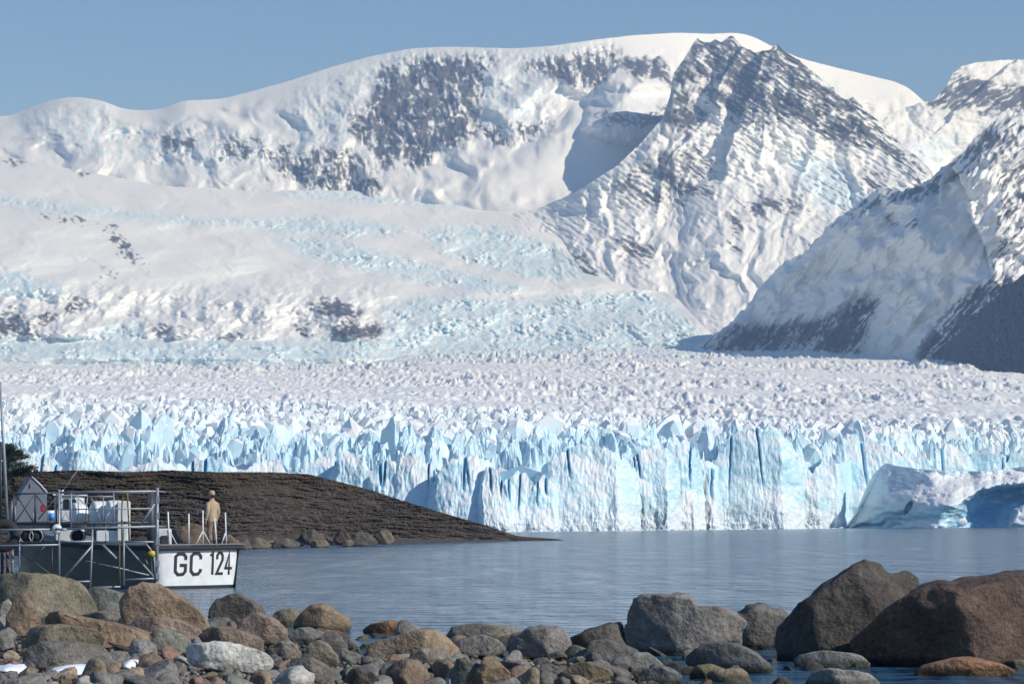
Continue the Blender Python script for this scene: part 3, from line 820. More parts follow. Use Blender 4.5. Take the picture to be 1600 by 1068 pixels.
def rock_mesh(name, rs, sub, sc=(1, 1, 1), cuts=9, rough=.10, fr=2.0):
    bm = bmesh.new()
    bmesh.ops.create_icosphere(bm, subdivisions=sub, radius=1)
    bm.verts.index_update()
    V = np.array([v.co[:] for v in bm.verts]); Fv = np.array([[v.index for v in f.verts] for f in bm.faces])
    bm.free()
    for _ in range(cuts):
        n = rs.randn(3); n /= np.linalg.norm(n)
        h = .5 + .38 * rs.rand()
        e = V @ n - h
        V = V - np.where(e > 0, e * .98, 0)[:, None] * n
    o = rs.rand(3) * 50
    q = V * fr + o
    nz = fbm(q[:, 0] + .6 * q[:, 2], q[:, 1] - .7 * q[:, 2], 4, 3) + .5 * (ridged(q[:, 0] * .8 - .5 * q[:, 1], q[:, 2] + .4 * q[:, 1], 3, 7) - .5)
    V = V * (1 + rough * nz)[:, None] * np.array(sc)
    return V, Fv
V_, F_ = rock_mesh('ice_lump', np.random.RandomState(4), 3, (4.6, 3.5, 3.6), 8, .1)
o = link('ice_lump', mesh_np('ice_lump', V_, F_, True, {'white': np.full(len(V_), .8)}), ICE, iceberg)
o.location = Pv(1497, 810, 1066)

# ================================================================== SHORE
def zg(X, Y):
    px = 800 + X / Y * F
    s = sstep(1240, 880, px)
    left = sstep(560, 120, px)
    return -0.28 + s * (0.30 + (42 - Y) * 0.017) + left * 0.22 - sstep(46, 58, Y) * .9
def contact(px, py):
    Y = 35.0
    sl = float(slope(px, py))
    for _ in range(25):
        z = max(-0.05, float(zg(np.array(sl * 0 + (px - 800) / F * Y), np.array(Y))))
        Y = .5 * Y + .5 * (2.0 - z) / -sl
    return Y
def mat_ground():
    m, t, b = newmat('shore_gravel')
    c = ramp(t, noise(t, 9, 6, .7, objco(t)), [(.3, (.035, .032, .028)), (.55, (.10, .088, .072)), (.75, (.17, .15, .125))])
    t.links.new(c, b.inputs['Base Color']); b.inputs['Roughness'].default_value = .9
    bump(t, b, noise(t, 14, 5, .7, objco(t)), 1, .08)
    return m
ys = np.linspace(20, 60, 120)[:, None]
us = np.linspace(-.26, .26, 220)[None, :]
X = us * ys; Y = ys + 0 * us
Z = zg(X, Y) + .06 * fbm(X * 1.1, Y * 1.1, 4, 5) - .04
link('shore', grid_mesh('shore', np.stack([X, Y, Z], -1), True), mat_ground(), kind='structure')

def mat_rock():
    m, t, b = newmat('boulder_stone')
    oi = N(t, 'ShaderNodeObjectInfo')
    add = N(t, 'ShaderNodeVectorMath', operation='ADD')
    tc = N(t, 'ShaderNodeTexCoord')
    geo = N(t, 'ShaderNodeNewGeometry')
    t.links.new(geo.outputs['Position'], add.inputs[0])
    t.links.new(oi.outputs['Random'], add.inputs[1])
    v = add.outputs[0]
    n1 = noise(t, 2.2, 6, .65, v)
    n2 = noise(t, 16, 5, .7, v)
    n3 = noise(t, 5.0, 4, .6, v)
    c = mixc(t, .22, oi.outputs['Color'], (.17, .14, .105))
    c = mixc(t, 1.0, c, ramp(t, n1, [(.28, .6), (.5, 1.15), (.72, 1.75)]), 'MULTIPLY')
    c = mixc(t, 1.0, c, ramp(t, n2, [(.3, .62), (.5, 1.0), (.7, 1.35)]), 'MULTIPLY')
    c = mixc(t, ramp(t, n3, [(.58, 0.0), (.72, .55)]), c, (.16, .105, .06))          # rusty staining
    c = mixc(t, ramp(t, noise(t, 7.5, 5, .7, v), [(.63, 0.0), (.72, .5)]), c, (.27, .26, .23))   # pale lichen
    sep = N(t, 'ShaderNodeSeparateXYZ'); t.links.new(geo.outputs['Position'], sep.inputs[0])
    ma = N(t, 'ShaderNodeMath', operation='MULTIPLY_ADD')
    t.links.new(n1, ma.inputs[0]); ma.inputs[1].default_value = -.14; t.links.new(sep.outputs[2], ma.inputs[2])
    wet = ramp(t, ma.outputs[0], [(.0, 1.0), (.07, 0.0)])
    c = mixc(t, wet, c, mixc(t, 1.0, c, (.38, .40, .34), 'MULTIPLY'))
    t.links.new(c, b.inputs['Base Color'])
    b.inputs['Roughness'].default_value = .82
    b.inputs['Specular IOR Level'].default_value = .3
    vo = N(t, 'ShaderNodeTexVoronoi'); vo.inputs['Scale'].default_value = 4.5
    wv = N(t, 'ShaderNodeVectorMath', operation='ADD'); t.links.new(v, wv.inputs[0]); t.links.new(noise(t, 3, 3, .6, v, 'Color'), wv.inputs[1]); t.links.new(wv.outputs[0], vo.inputs['Vector'])
    m0 = N(t, 'ShaderNodeMath', operation='MULTIPLY_ADD')
    t.links.new(vo.outputs['Distance'], m0.inputs[0]); m0.inputs[1].default_value = .3; t.links.new(n3, m0.inputs[2])
    mu = N(t, 'ShaderNodeMath', operation='MULTIPLY_ADD')
    t.links.new(n2, mu.inputs[0]); mu.inputs[1].default_value = .35; t.links.new(m0.outputs[0], mu.inputs[2])
    bump(t, b, mu.outputs[0], 1.0, .06)
    return m
ROCK = mat_rock()
def boulder(outline, col, label, name='boulder', depth=.8, seed=0, sub=5, Y=None, rough=.11, base=None, cuts=11, cat='boulder', group='boulders on the near shore'):
    """a boulder from its outline in the photo, given its own distance, size and thickness"""
    rs = np.random.RandomState(seed + 1)
    pts = np.array(outline, float)
    pyb = pts[:, 1].max() if base is None else base
    cx = .5 * (pts[:, 0].min() + pts[:, 0].max())
    if Y is None:
        Y = contact(cx, pyb)
    m = Y / F
    w = np.ptp(pts[:, 0])
    cy = pts[:, 1].min() + .62 * np.ptp(pts[:, 1])
    bm = bmesh.new()
    bmesh.ops.create_icosphere(bm, subdivisions=sub, radius=1)
    bm.verts.index_update()
    S = np.array([v.co[:] for v in bm.verts]); Fv = np.array([[v.index for v in f.verts] for f in bm.faces])
    bm.free()
    th = np.arctan2(S[:, 2], S[:, 0])
    # radius of the outline in each direction
    tab_t = np.linspace(-math.pi, math.pi, 361)
    tab_r = np.full(361, 1e-3)
    n = len(pts)
    for i in range(n):
        ax, ay = pts[i, 0] - cx, -(pts[i, 1] - cy); bx, by = pts[(i + 1) % n, 0] - cx, -(pts[(i + 1) % n, 1] - cy)
        ex, ey = bx - ax, by - ay
        den = np.cos(tab_t) * ey - np.sin(tab_t) * ex
        with np.errstate(all='ignore'):
            r = (ax * ey - ay * ex) / den
            u = (ax * np.sin(tab_t) - ay * np.cos(tab_t)) / den
        ok = (np.abs(den) > 1e-9) & (r > 0) & (u >= -.001) & (u <= 1.001)
        tab_r = np.where(ok, np.maximum(tab_r, r), tab_r)
    k = np.array([.1, .2, .4, .2, .1])
    tab_r = np.convolve(np.concatenate([tab_r[-3:-1], tab_r, tab_r[1:3]]), k, 'valid')
    R = np.interp(th, tab_t, tab_r)
    rho = np.hypot(S[:, 0], S[:, 2]) ** .82
    ty = S[:, 1]
    dep = depth * w * .5
    V = np.stack([R * rho * np.cos(th), np.sign(ty) * np.abs(ty) ** .9 * dep, R * rho * np.sin(th)], -1) * m
    sz = .5 * w * m
    for _ in range(cuts):
        nn = np.array([(rs.rand() - .5) * 1.3, -.5 - rs.rand(), (rs.rand() - .5) * .8]); nn /= np.linalg.norm(nn)
        pr = V @ nn
        h = pr.max() * (.58 + .36 * rs.rand())
        e = pr - h
        V = V - np.where(e > 0, e * .96, 0)[:, None] * nn
    q = V / sz * 1.6 + rs.rand(3) * 40
    nz = fbm(q[:, 0] + .6 * q[:, 2], q[:, 1] - .7 * q[:, 2], 5, 3, .55) + .55 * (ridged(q[:, 0] * .9 - .5 * q[:, 1], q[:, 2] * 1.2 + .4 * q[:, 1], 4, 7) - .5)
    r_ = np.linalg.norm(V, axis=1, keepdims=True)
    V = V * (1 + rough * 1.5 * nz[:, None] * np.minimum(1, .35 * sz / np.maximum(r_, 1e-4) + .6))
    c = P(cx, cy, Y)
    o = link(name, mesh_np(name, V, Fv, True), ROCK, label=label, category=cat, group=group)
    o.location = c + np.array([0, dep * m * .6, 0])
    o.color = (*col, 1)
    return o
def dome(x0, x1, y0, y1, pk=.5, sh=.55):
    """outline of a plain rounded stone: left, right, top, bottom, where its top lies, how square its shoulders are"""
    w, h = x1 - x0, y1 - y0
    return [(x0, y1 - .12 * h), (x0 + .03 * w, y1 - .4 * h), (x0 + .45 * pk * w * (1 - sh) + .05 * w, y0 + (.38 - .2 * sh) * h), (x0 + (pk - .12) * w, y0 + .04 * h), (x0 + (pk + .08) * w, y0),
            (x1 - .45 * (1 - pk) * w * (1 - sh) - .08 * w, y0 + (.36 - .2 * sh) * h), (x1 - .02 * w, y1 - .42 * h), (x1, y1 - .1 * h), (x1 - .1 * w, y1 + .12 * h), (x0 + .1 * w, y1 + .12 * h)]
OLIVE, TAN, GREY, DGREY, GREEN, RUST, PINK, PALE, DARK, RED, OCHRE = (.17, .145, .095), (.23, .165, .105), (.165, .155, .14), (.10, .096, .088), (.135, .145, .115), (.26, .13, .065), (.24, .175, .135), (.47, .46, .41), (.062, .057, .05), (.15, .075, .052), (.24, .15, .075)
BOULDERS = [
 ([(1216, 1012), (1222, 990), (1240, 966), (1256, 948), (1290, 920), (1318, 900), (1345, 887), (1365, 882), (1385, 886), (1398, 896), (1428, 893), (1440, 900), (1449, 912), (1455, 960), (1440, 1030), (1300, 1040), (1225, 1040)], (.036, .034, .031), 'huge dark boulder with a peaked top, left of the two right-hand giants', .75, 6),
 ([(1326, 1008), (1345, 990), (1375, 972), (1400, 954), (1425, 934), (1455, 914), (1480, 908), (1500, 911), (1530, 902), (1570, 899), (1600, 895), (1650, 895), (1720, 920), (1740, 1000), (1700, 1050), (1420, 1050), (1340, 1040)], (.075, .042, .03), 'huge reddish brown boulder at the right edge', .6, 6),
 ([(976, 1012), (975, 985), (983, 950), (992, 937), (1030, 931), (1060, 929), (1083, 935), (1092, 950), (1130, 950), (1153, 960), (1167, 976), (1165, 1000), (1157, 1018), (1060, 1030), (985, 1026)], GREY, 'large grey two-humped boulder at the water beside the pair of giants', .8, 6),
 (dome(1140, 1246, 942, 1012, .45, .7), DGREY, 'dark flat-topped boulder wedged between the two-humped grey boulder and the huge dark one', .9, 5),
 (dome(888, 990, 973, 1016, .75, .4), DARK, 'low dark boulder against the left flank of the two-humped grey one', 1.0, 5),
 (dome(908, 1000, 999, 1032, .35, .5), DGREY, 'dark wedge-shaped stone with a lit top before the two-humped boulder', .9, 5),
 ([(790, 1020), (788, 1005), (800, 992), (825, 980), (850, 977), (875, 981), (890, 990), (895, 1008), (890, 1020), (840, 1030)], GREY, 'broad grey boulder with a smooth flat face left of the dark wedge', .9, 5),
 (dome(693, 820, 974, 1003, .4, .8), (.15, .14, .105), 'long flat olive-grey boulder at the water edge in the middle', .8, 5),
 (dome(703, 792, 992, 1022, .5, .6), GREY, 'grey rounded stone in front of the long flat boulder', .8, 5),
 ([(568, 1024), (575, 1008), (590, 1000), (615, 996), (635, 985), (660, 983), (685, 988), (705, 1003), (722, 1018), (725, 1026), (700, 1034), (590, 1034)], TAN, 'long tan boulder with a humped back in the middle foreground', .7, 5),
 (dome(563, 635, 969, 992, .65, .6), RUST, 'small orange-backed stone at the water edge', .9, 4),
 (dome(455, 546, 943, 986, .45, .4), (.19, .135, .08), 'pointed ochre brown boulder standing against the water', .9, 5),
 (dome(420, 480, 950, 978, .5, .7), (.14, .125, .085), 'flat olive stone behind the pink boulder', .9, 4),
 ([(321, 965), (324, 948), (333, 936), (352, 929), (372, 928), (390, 938), (407, 950), (414, 962), (412, 980), (370, 986), (328, 980)], (.095, .08, .066), 'dark brown angular boulder standing against the lake below the boat', .9, 5),
 (dome(364, 447, 957, 1002, .4, .5), PINK, 'pinkish rounded boulder leaning on the dark angular one', .9, 5),
 (dome(438, 512, 980, 1004, .5, .6), GREY, 'grey low stone right of the pinkish boulder', .9, 4),
 (dome(482, 542, 987, 1022, .6, .5), DGREY, 'dark grey stone under the pointed ochre boulder', .9, 4),
 ([(183, 950), (186, 925), (195, 914), (220, 910), (245, 913), (270, 926), (300, 945), (318, 965), (326, 982), (300, 992), (200, 990)], (.235, .165, .105), 'big tan boulder sloping down to the right below the stern', .75, 5),
 (dome(256, 310, 955, 986, .5, .6), RED, 'brick red stone set against the big sloping tan boulder', .6, 4),
 ([(118, 950), (120, 925), (130, 917), (160, 919), (200, 930), (235, 945), (248, 958), (200, 968), (130, 968)], GREEN, 'long grey-green boulder behind the jumble on the left', .7, 5),
 ([(-30, 960), (-25, 905), (0, 897), (30, 895), (72, 898), (102, 906), (120, 917), (136, 938), (147, 956), (120, 975), (0, 975)], OLIVE, 'massive olive tan boulder at the far left below the gangway', .75, 6),
 (dome(-6, 27, 935, 988, .45, .7), (.25, .245, .23), 'smooth light grey upright stone cut by the left edge', .9, 4),
 (dome(-12, 19, 984, 1014, .5, .7), GREY, 'grey stone under the light upright one at the left edge', .9, 4),
 (dome(6, 62, 925, 988, .4, .4), (.20, .14, .09), 'brown broken stone before the massive olive boulder', .8, 5),
 ([(52, 1000), (58, 965), (75, 954), (90, 953), (110, 962), (160, 972), (205, 982), (236, 996), (230, 1010), (120, 1016)], (.23, .15, .09), 'long orange brown slab sloping right in the left foreground', .7, 5),
 (dome(24, 162, 975, 1014, .35, .8), (.15, .125, .085), 'broad brown slab in front of the orange one', .5, 5),
 (dome(108, 206, 954, 978, .6, .7), (.15, .13, .11), 'flat grey-brown stone behind the orange slab', .7, 4),
 (dome(184, 318, 962, 1002, .35, .4), PINK, 'pinkish tan boulder with a sloping back in front of the brick red stone', .7, 5),
 (dome(32, 176, 1000, 1042, .3, .75), (.125, .12, .105), 'long grey slab lying in the left foreground', .6, 5),
 (dome(222, 298, 982, 1016, .35, .55), GREEN, 'grey-green stone beside the driftwood', .9, 4),
 (dome(298, 408, 978, 1014, .35, .4), (.16, .12, .09), 'brown sloping boulder behind the pale one', .8, 5),
 ([(281, 1030), (282, 1012), (295, 1004), (330, 1002), (370, 1007), (405, 1018), (422, 1032), (427, 1044), (420, 1054), (380, 1052), (330, 1046), (295, 1042)], PALE, 'pale whitish oblong boulder in the left foreground', .6, 5),
 ([(1066, 1040), (1078, 1022), (1100, 1008), (1125, 1003), (1155, 1006), (1185, 1022), (1212, 1044), (1205, 1056), (1100, 1058)], (.13, .125, .115), 'grey streaked boulder at the water below the two-humped one', .8, 5),
 (dome(1240, 1364, 1018, 1046, .4, .85), (.19, .185, .16), 'flat-topped grey stone standing in the shallow water', .7, 5),
 (dome(1432, 1592, 1027, 1058, .5, .4), (.27, .13, .065), 'orange stone in the shallow water before the reddish giant', .6, 5),
 (dome(1258, 1384, 1044, 1078, .35, .6), (.27, .26, .235), 'light grey stone cut by the bottom edge on the right', .7, 5),
 (dome(1566, 1625, 1030, 1048, .5, .7), (.15, .14, .10), 'small olive stone in the shallows at the right edge', .8, 4),
 (dome(1078, 1144, 1037, 1064, .4, .7), (.13, .115, .06), 'rounded olive stone in front of the streaked boulder', .9, 4),
 (dome(738, 799, 1025, 1068, .4, .3), (.21, .15, .085), 'pointed tan stone leaning left in the middle foreground', .8, 4),
 (dome(700, 772, 1028, 1068, .3, .3), GREEN, 'grey-green wedge beside the pointed tan stone', .8, 4),
 (dome(696, 729, 1040, 1066, .5, .6), (.25, .235, .19), 'small pale oval stone before the grey-green wedge', .8, 4),
 (dome(838, 878, 1036, 1060, .5, .6), DGREY, 'dark speckled stone right of the pointed tan stone', .8, 4),
 (dome(874, 958, 1034, 1062, .5, .5), (.15, .12, .075), 'olive brown low boulder right of the speckled stone', .8, 4),
 (dome(954, 1038, 1019, 1048, .6, .6), (.17, .165, .15), 'grey knobbly stone before the foot of the two-humped boulder', .8, 4),
 (dome(994, 1068, 1040, 1070, .5, .6), (.11, .108, .105), 'dark blue-grey stone at the bottom edge below the knobbly one', .8, 4),
 (dome(590, 652, 1030, 1058, .4, .6), GREY, 'grey stone at the bottom below the long tan boulder', .8, 4),
 (dome(634, 705, 1012, 1040, .5, .6), (.18, .165, .135), 'speckled grey stone right under the long tan boulder', .8, 4),
 (dome(535, 592, 1044, 1072, .4, .6), DARK, 'dark stone at the bottom edge left of the grey one', .8, 4),
 (dome(470, 528, 1000, 1040, .4, .5), (.17, .14, .10), 'brown rounded stone right of the pale oblong one', .8, 4),
 (dome(410, 470, 1000, 1030, .6, .5), (.16, .14, .12), 'grey-brown stone just behind the right end of the pale oblong one', .8, 4),
 (dome(440, 520, 1028, 1066, .5, .5), (.13, .12, .10), 'grey stone near the bottom edge right of the pale oblong one', .8, 4),
]
for i, (ol, col, lab, dp, sub) in enumerate(BOULDERS):
    boulder(ol, col, lab, 'boulder', dp, i * 7 + 3, 5 if sub == 6 else 4)

# cobbles that fill the shore between them
BC = [(np.mean([q[0] for q in b_[0]]), np.mean([q[1] for q in b_[0]]), np.ptp([q[0] for q in b_[0]])) for b_ in BOULDERS]
import re
CUT = re.compile(r' (left of|at the|in the|against|before|behind|beside|below|under|right|lying|leaning|cut by|set|standing|wedged|in front|just|near|sloping|stone in front) ')
SHORT = []
for b_ in BOULDERS:
    h = CUT.split(b_[2])[0].rstrip(',')
    SHORT.append(' '.join(h.split()[:8]) if len(h.split()) > 2 else ' '.join(b_[2].split()[:8]))
rs = np.random.RandomState(21)
CM = []
for k in range(14):
    V_, F_ = rock_mesh('cobble', rs, 3, (1, .7 + .3 * rs.rand(), .5 + .4 * rs.rand()), 16, .16, 2.4)
    me = mesh_np('cobble', V_, F_, True); me.materials.append(ROCK)
    CM.append(me)
KINDS = [('grey', GREY), ('dark grey', (.09, .088, .084)), ('brown', (.17, .12, .08)), ('tan', (.24, .18, .12)), ('greenish grey', (.14, .15, .12)), ('pale', (.36, .34, .30)), ('reddish', (.22, .12, .085))]
PROB = [.28, .2, .18, .14, .1, .05, .05]
n = 0
for row, (py0, w0) in enumerate([(1074, 58), (1060, 46), (1048, 40), (1038, 38), (1026, 42), (1014, 44), (1002, 46), (990, 48)]):
    px = -20.0
    while px < (1250 if row < 4 else [1080, 900, 640, 480][row - 4]):
        w = w0 * (.45 + 1.0 * rs.rand() ** 1.5)
        kx = rs.choice(len(KINDS), p=PROB)
        py = py0 + (rs.rand() - .5) * 9
        cx = px + w * .4
        px += w * (.72 if row < 4 else .9)
        if row >= 4 and rs.rand() < .15:
            continue
        if cx > 1150 and rs.rand() < .6:
            continue
        Y = contact(cx, py)
        c = P(cx, py, Y)
        s_ = w * .5 * Y / F * 1.12
        nb = min(range(len(BOULDERS)), key=lambda q: (BC[q][0] - cx) ** 2 + 4 * (BC[q][1] - py) ** 2)
        side = 'left of' if cx < BC[nb][0] - .35 * BC[nb][2] else ('right of' if cx > BC[nb][0] + .35 * BC[nb][2] else ('in front of' if py > BC[nb][1] else 'behind'))
        szw = 'large' if w > 50 else ('small' if w < 28 else 'middling')
        o = link('cobble', CM[rs.randint(len(CM))], label=f'{szw} {KINDS[kx][0]} cobble {side} the {SHORT[nb]}', category='stone', group=f'{KINDS[kx][0]} cobbles on the shore')
        o.location = c + np.array([0, 0, .12 * s_])
        o.scale = (s_ * 1.08, s_, s_ * (.62 + .5 * rs.rand()))
        o.rotation_euler = ((rs.rand() - .5) * .7, (rs.rand() - .5) * .7, rs.rand() * 6.28)
        v_ = .8 + .4 * rs.rand()
        o.color = (*[q * v_ for q in KINDS[kx][1]], 1)
        n += 1
byl = {}
for o in COL.objects:
    if o.name.startswith('cobble'):
        byl.setdefault(o['label'], []).append(o)
for lab, os_ in byl.items():
    if len(os_) > 1:
        os_.sort(key=lambda o: o.location.x / o.location.y)
        tg = ['left one', 'right one'] if len(os_) == 2 else ['leftmost'] + (['second'] if len(os_) > 3 else []) + ['middle one'] * max(1, len(os_) - 3) + ['rightmost']
        for o, w_ in zip(os_, tg):
            if len(lab.split()) + len(w_.split()) <= 16:
                o['label'] = lab + ', ' + w_
# finer shingle nobody could count
PV, PF, off = [], [], 0
V_, F_ = rock_mesh('shingle', rs, 1, (1, .9, .65), 4, .1)
V2_, F2_ = rock_mesh('shingle', rs, 2, (1, .8, .6), 7, .1)
for k in range(2600):
    cx, py = -20 + 1250 * rs.rand(), 985 + 92 * rs.rand() ** .7
    if py < 985 + 70 * sstep(500, 1200, cx):
        continue
    Y = float(np.clip(30, 20, 60)); Y = contact(cx, py)
    c = P(cx, py, Y); s_ = (.025 + .05 * rs.rand() ** 2)
    a = rs.rand() * 6.28
    v = V_ * s_
    w_ = np.stack([v[:, 0] * math.cos(a) - v[:, 1] * math.sin(a), v[:, 0] * math.sin(a) + v[:, 1] * math.cos(a), v[:, 2]], -1) + c
    PV.append(w_); PF.append(F_ + off); off += len(w_)
sh = link('shingle', mesh_np('shingle', np.concatenate(PV), np.concatenate(PF), True), ROCK, kind='stuff', label='fine grey shingle between the shore stones', category='shingle')
sh.color = (.15, .135, .115, 1)

# driftwood, snow patches
def tube_bm(bm, pts, rad, n=8, cap=True):
    pts = [Vector(p) for p in pts]
    rad = rad if isinstance(rad, (list, tuple)) else [rad] * len(pts)
    rings = []
    for i, p in enumerate(pts):
        d = (pts[min(i + 1, len(pts) - 1)] - pts[max(i - 1, 0)]).normalized()
        a = d.cross(Vector((0, 0, 1)))
        if a.length < .05:
            a = d.cross(Vector((0, 1, 0)))
        a.normalize(); b = d.cross(a).normalized()
        rings.append([bm.verts.new(p + (a * math.cos(k / n * 6.28319) + b * math.sin(k / n * 6.28319)) * rad[i]) for k in range(n)])
    for r0, r1 in zip(rings[:-1], rings[1:]):
        fence_mesh(bm, r0, r1)
    if cap:
        bm.faces.new(rings[0][::-1]); bm.faces.new(rings[-1])
def bm_obj(name, bm, mat, parent=None, smooth=True, **props):
    bmesh.ops.recalc_face_normals(bm, faces=bm.faces[:])
    me = bpy.data.meshes.new(name); bm.to_mesh(me); bm.free()
    for p in me.polygons:
        p.use_smooth = smooth
    return link(name, me, mat, parent, **props)
def tube(name, pts, rad, mat, parent=None, n=8, **props):
    bm = bmesh.new(); tube_bm(bm, pts, rad, n)
    return bm_obj(name, bm, mat, parent, **props)
WOOD = plain('driftwood', (.085, .062, .048), .85, 0, .5, 9)
Yd = contact(225, 1022)
dw = tube('driftwood', [Pv(169, 1003, Yd), Pv(180, 1008, Yd), Pv(200, 1016, Yd - .1), Pv(235, 1020, Yd - .15), Pv(283, 1026, Yd - .2)], [.012, .028, .042, .04, .022], WOOD, label='thin dark driftwood branch lying between the slabs on the left', category='driftwood')
tube('branch', [Pv(190, 1012, Yd - .02), Pv(205, 1024, Yd - .2), Pv(225, 1030, Yd - .25)], [.03, .025, .012], WOOD, dw)
tube('branch', [Pv(205, 1016, Yd - .1), Pv(225, 1011, Yd), Pv(262, 1015, Yd)], [.025, .02, .01], WOOD, dw)
SNOWM = plain('old_snow', (.82, .83, .85), .6, 0, .05, 5)
for k, (x0, x1, py, lab) in enumerate([(-20, 50, 1051, 'thin white snow patch between stones in the bottom left corner'), (78, 150, 1053, 'second thin white snow patch right of the corner one'), (195, 216, 1044, 'tiny white snow patch below the driftwood')]):
    cx = (x0 + x1) / 2
    Y = contact(cx, py)
    V_, F_ = rock_mesh('snow_patch', np.random.RandomState(k + 60), 3, ((x1 - x0) * .5 * Y / F, .5, .07), 3, .25, 3)
    o = link('snow_patch', mesh_np('snow_patch', V_, F_, True), SNOWM, label=lab, category='snow', group='snow patches among the stones')
    o.location = P(cx, py, Y) + np.array([0, 0, .03])

# boulders at the foot of the headland
HBL = [(dome(258, 336, 812, 856, .5, .75), (.155, .10, .06), 'large orange boulder on the far bank behind the standing man', 236), (dome(338, 372, 830, 852, .5, .6), (.17, .12, .08), 'brown boulder on the far bank right of the man', 240),
       (dome(462, 508, 822, 846, .5, .5), (.075, .066, .056), 'dark grey boulder at the foot of the headland', 262), (dome(521, 548, 822, 846, .5, .5), (.085, .06, .045), 'dark reddish boulder at the foot of the headland', 268),
       (dome(545, 590, 824, 849, .4, .5), (.08, .072, .06), 'rounded dark boulder between the reddish and ochre ones on the headland', 270), (dome(584, 616, 822, 845, .5, .6), (.17, .15, .095), 'ochre boulder rightmost at the headland foot', 274),
       (dome(484, 512, 839, 852, .5, .5), (.22, .17, .11), 'small tan stone at the waterline below the dark grey boulder', 258), (dome(534, 552, 838, 850, .5, .5), (.2, .17, .12), 'small pale brown stone at the waterline below the reddish boulder', 264),
       (dome(380, 420, 834, 856, .5, .6), (.16, .125, .09), 'brown stones lump on the bank left of the dark grey boulder', 246), (dome(425, 468, 836, 854, .5, .7), (.11, .10, .085), 'low grey slab on the bank next to the dark grey boulder', 252),
       (dome(372, 392, 842, 858, .5, .6), (.2, .15, .10), 'tan stone at the waterline just right of the stern', 240)]
for i, (ol, col, lab, Y) in enumerate(HBL):
    ol = [(x, y + (5 if y < 840 else 2)) for x, y in ol]
    boulder(ol, tuple(.75 * q for q in col), lab, 'boulder', .8, 300 + i, 4, Y, .2, group='boulders at the foot of the headland', cuts=14)
rs = np.random.RandomState(77)
for k in range(46):
    cx = 372 + 190 * rs.rand() ** 1.2
    py = ip(cx, HB) - 1 - 9 * rs.rand()
    Y = 2.0 / -float(slope(cx, ip(cx, HB))) + rs.rand() * 2 - 2.2
    o = link('bank_stone', CM[rs.randint(len(CM))], label='small stone lying along the waterline of the headland', category='stone', group='stones along the headland waterline')
    s_ = .18 + .4 * rs.rand() ** 2
    o.location = P(cx, py, Y); o.scale = (s_ * 1.3, s_, s_); o.rotation_euler = (0, 0, rs.rand() * 6)
    v_ = .5 + .8 * rs.rand()
    o.color = (.17 * v_, .135 * v_, .095 * v_, 1)

# brash ice along the foot of the cliff
rs = np.random.RandomState(31)
PV, PF, off = [], [], 0
V2_, F2_ = rock_mesh('brash', rs, 2, (1, .9, .5), 7, .15)
for k in range(420):
    cx = 820 + 800 * rs.rand()
    Y = float(wallY(cx)) - 6 - 34 * rs.rand() ** 2
    s_ = .25 + 1.1 * rs.rand() ** 4
    c = P(cx, 825, Y); c[2] = .02
    v = V2_ * s_ * np.array([1.4, 1, .6 + .5 * rs.rand()]); a = rs.rand() * 6.28
    PV.append(np.stack([v[:, 0] * math.cos(a) - v[:, 1] * math.sin(a), v[:, 0] * math.sin(a) + v[:, 1] * math.cos(a), v[:, 2]], -1) + c)
    PF.append(F2_ + off); off += len(v)
link('brash_ice', mesh_np('brash_ice', np.concatenate(PV), np.concatenate(PF), False, {'white': np.full(off, .5)}), ICE, kind='stuff', label='small floating bits of brash ice along the cliff foot', category='ice')
# ================================================================== PATROL BOAT
WHITE = plain('white_paint', (.72, .72, .69), .45, 0, .13, 2.2)
BLACK = plain('black_paint', (.018, .018, .02), .5, 0, .2, 8)
RUBBER = plain('black_rubber', (.022, .022, .022), .8, 0, .3, 12)
HULLC = plain('dark_green_hull', (.028, .045, .046), .45, 0, .25, 2)
DECKC = plain('deck_grey', (.16, .165, .165), .7, 0, .2, 4)
GALV = plain('galvanised_steel', (.30, .315, .325), .5, .35, .18, 5)
DARK_SHADED = plain('dark_and_shaded_steel', (.055, .062, .07), .55, .3, .3, 6)  # dark steel parts; also paints shade onto the gangway's far-side bars
CANVAS = plain('grey_canvas', (.21, .22, .25), .8, 0, .08, 3)
YELLOW = plain('yellow_plastic', (.62, .42, .02), .5, 0, .15, 9)
HOSE = plain('olive_hose', (.20, .17, .055), .6, 0, .25, 9)
REDP = plain('red_plastic', (.42, .035, .025), .5, 0, .15, 9)
BLUEP = plain('blue_plastic', (.08, .28, .62), .5, 0, .1, 9)
CREAMP = plain('cream_plastic', (.70, .70, .68), .5, 0, .05, 9)
RUSTP = plain('rusty_pile', (.11, .05, .035), .9, 0, .5, 7)
WIRE = plain('steel_wire', (.20, .20, .20), .4, .6, .1, 9)

BO = Vector((-10.56, 87.06, 0)); BA = Vector((-.62, .785, 0)).normalized(); BT = Vector((BA.y, -BA.x, 0))
def B(l, s, z):
    return BO + BT * l + BA * s + Vector((0, 0, z))
boat = empty('patrol_boat', BO, 'white sterned patrol boat marked GC 124 moored behind the metal gangway', 'boat')
def bchild(o, par=None):
    par = par or boat
    o.parent = par
    o.matrix_parent_inverse = Matrix.Translation(-BO) if par is boat else par.matrix_parent_inverse.copy()
    return o
STA = [(0, 1.53, 1.70, 1.41), (1.5, 1.60, 1.80, 1.42), (4, 1.62, 1.88, 1.46), (7, 1.45, 1.85, 1.58), (9.5, .95, 1.55, 1.78), (11.3, .45, .95, 1.98), (12.4, .06, .12, 2.12)]
def section(st):
    s, bw, bd, zd = st
    half = [(0, -.55 + .03 * s), (.75 * bw, -.35 + .02 * s), (bw, -.02), (bw + .1 * (bd - bw) / 1, .14), (bw + (bd - bw) * .55, .62 * zd), (bd, zd)]
    return half
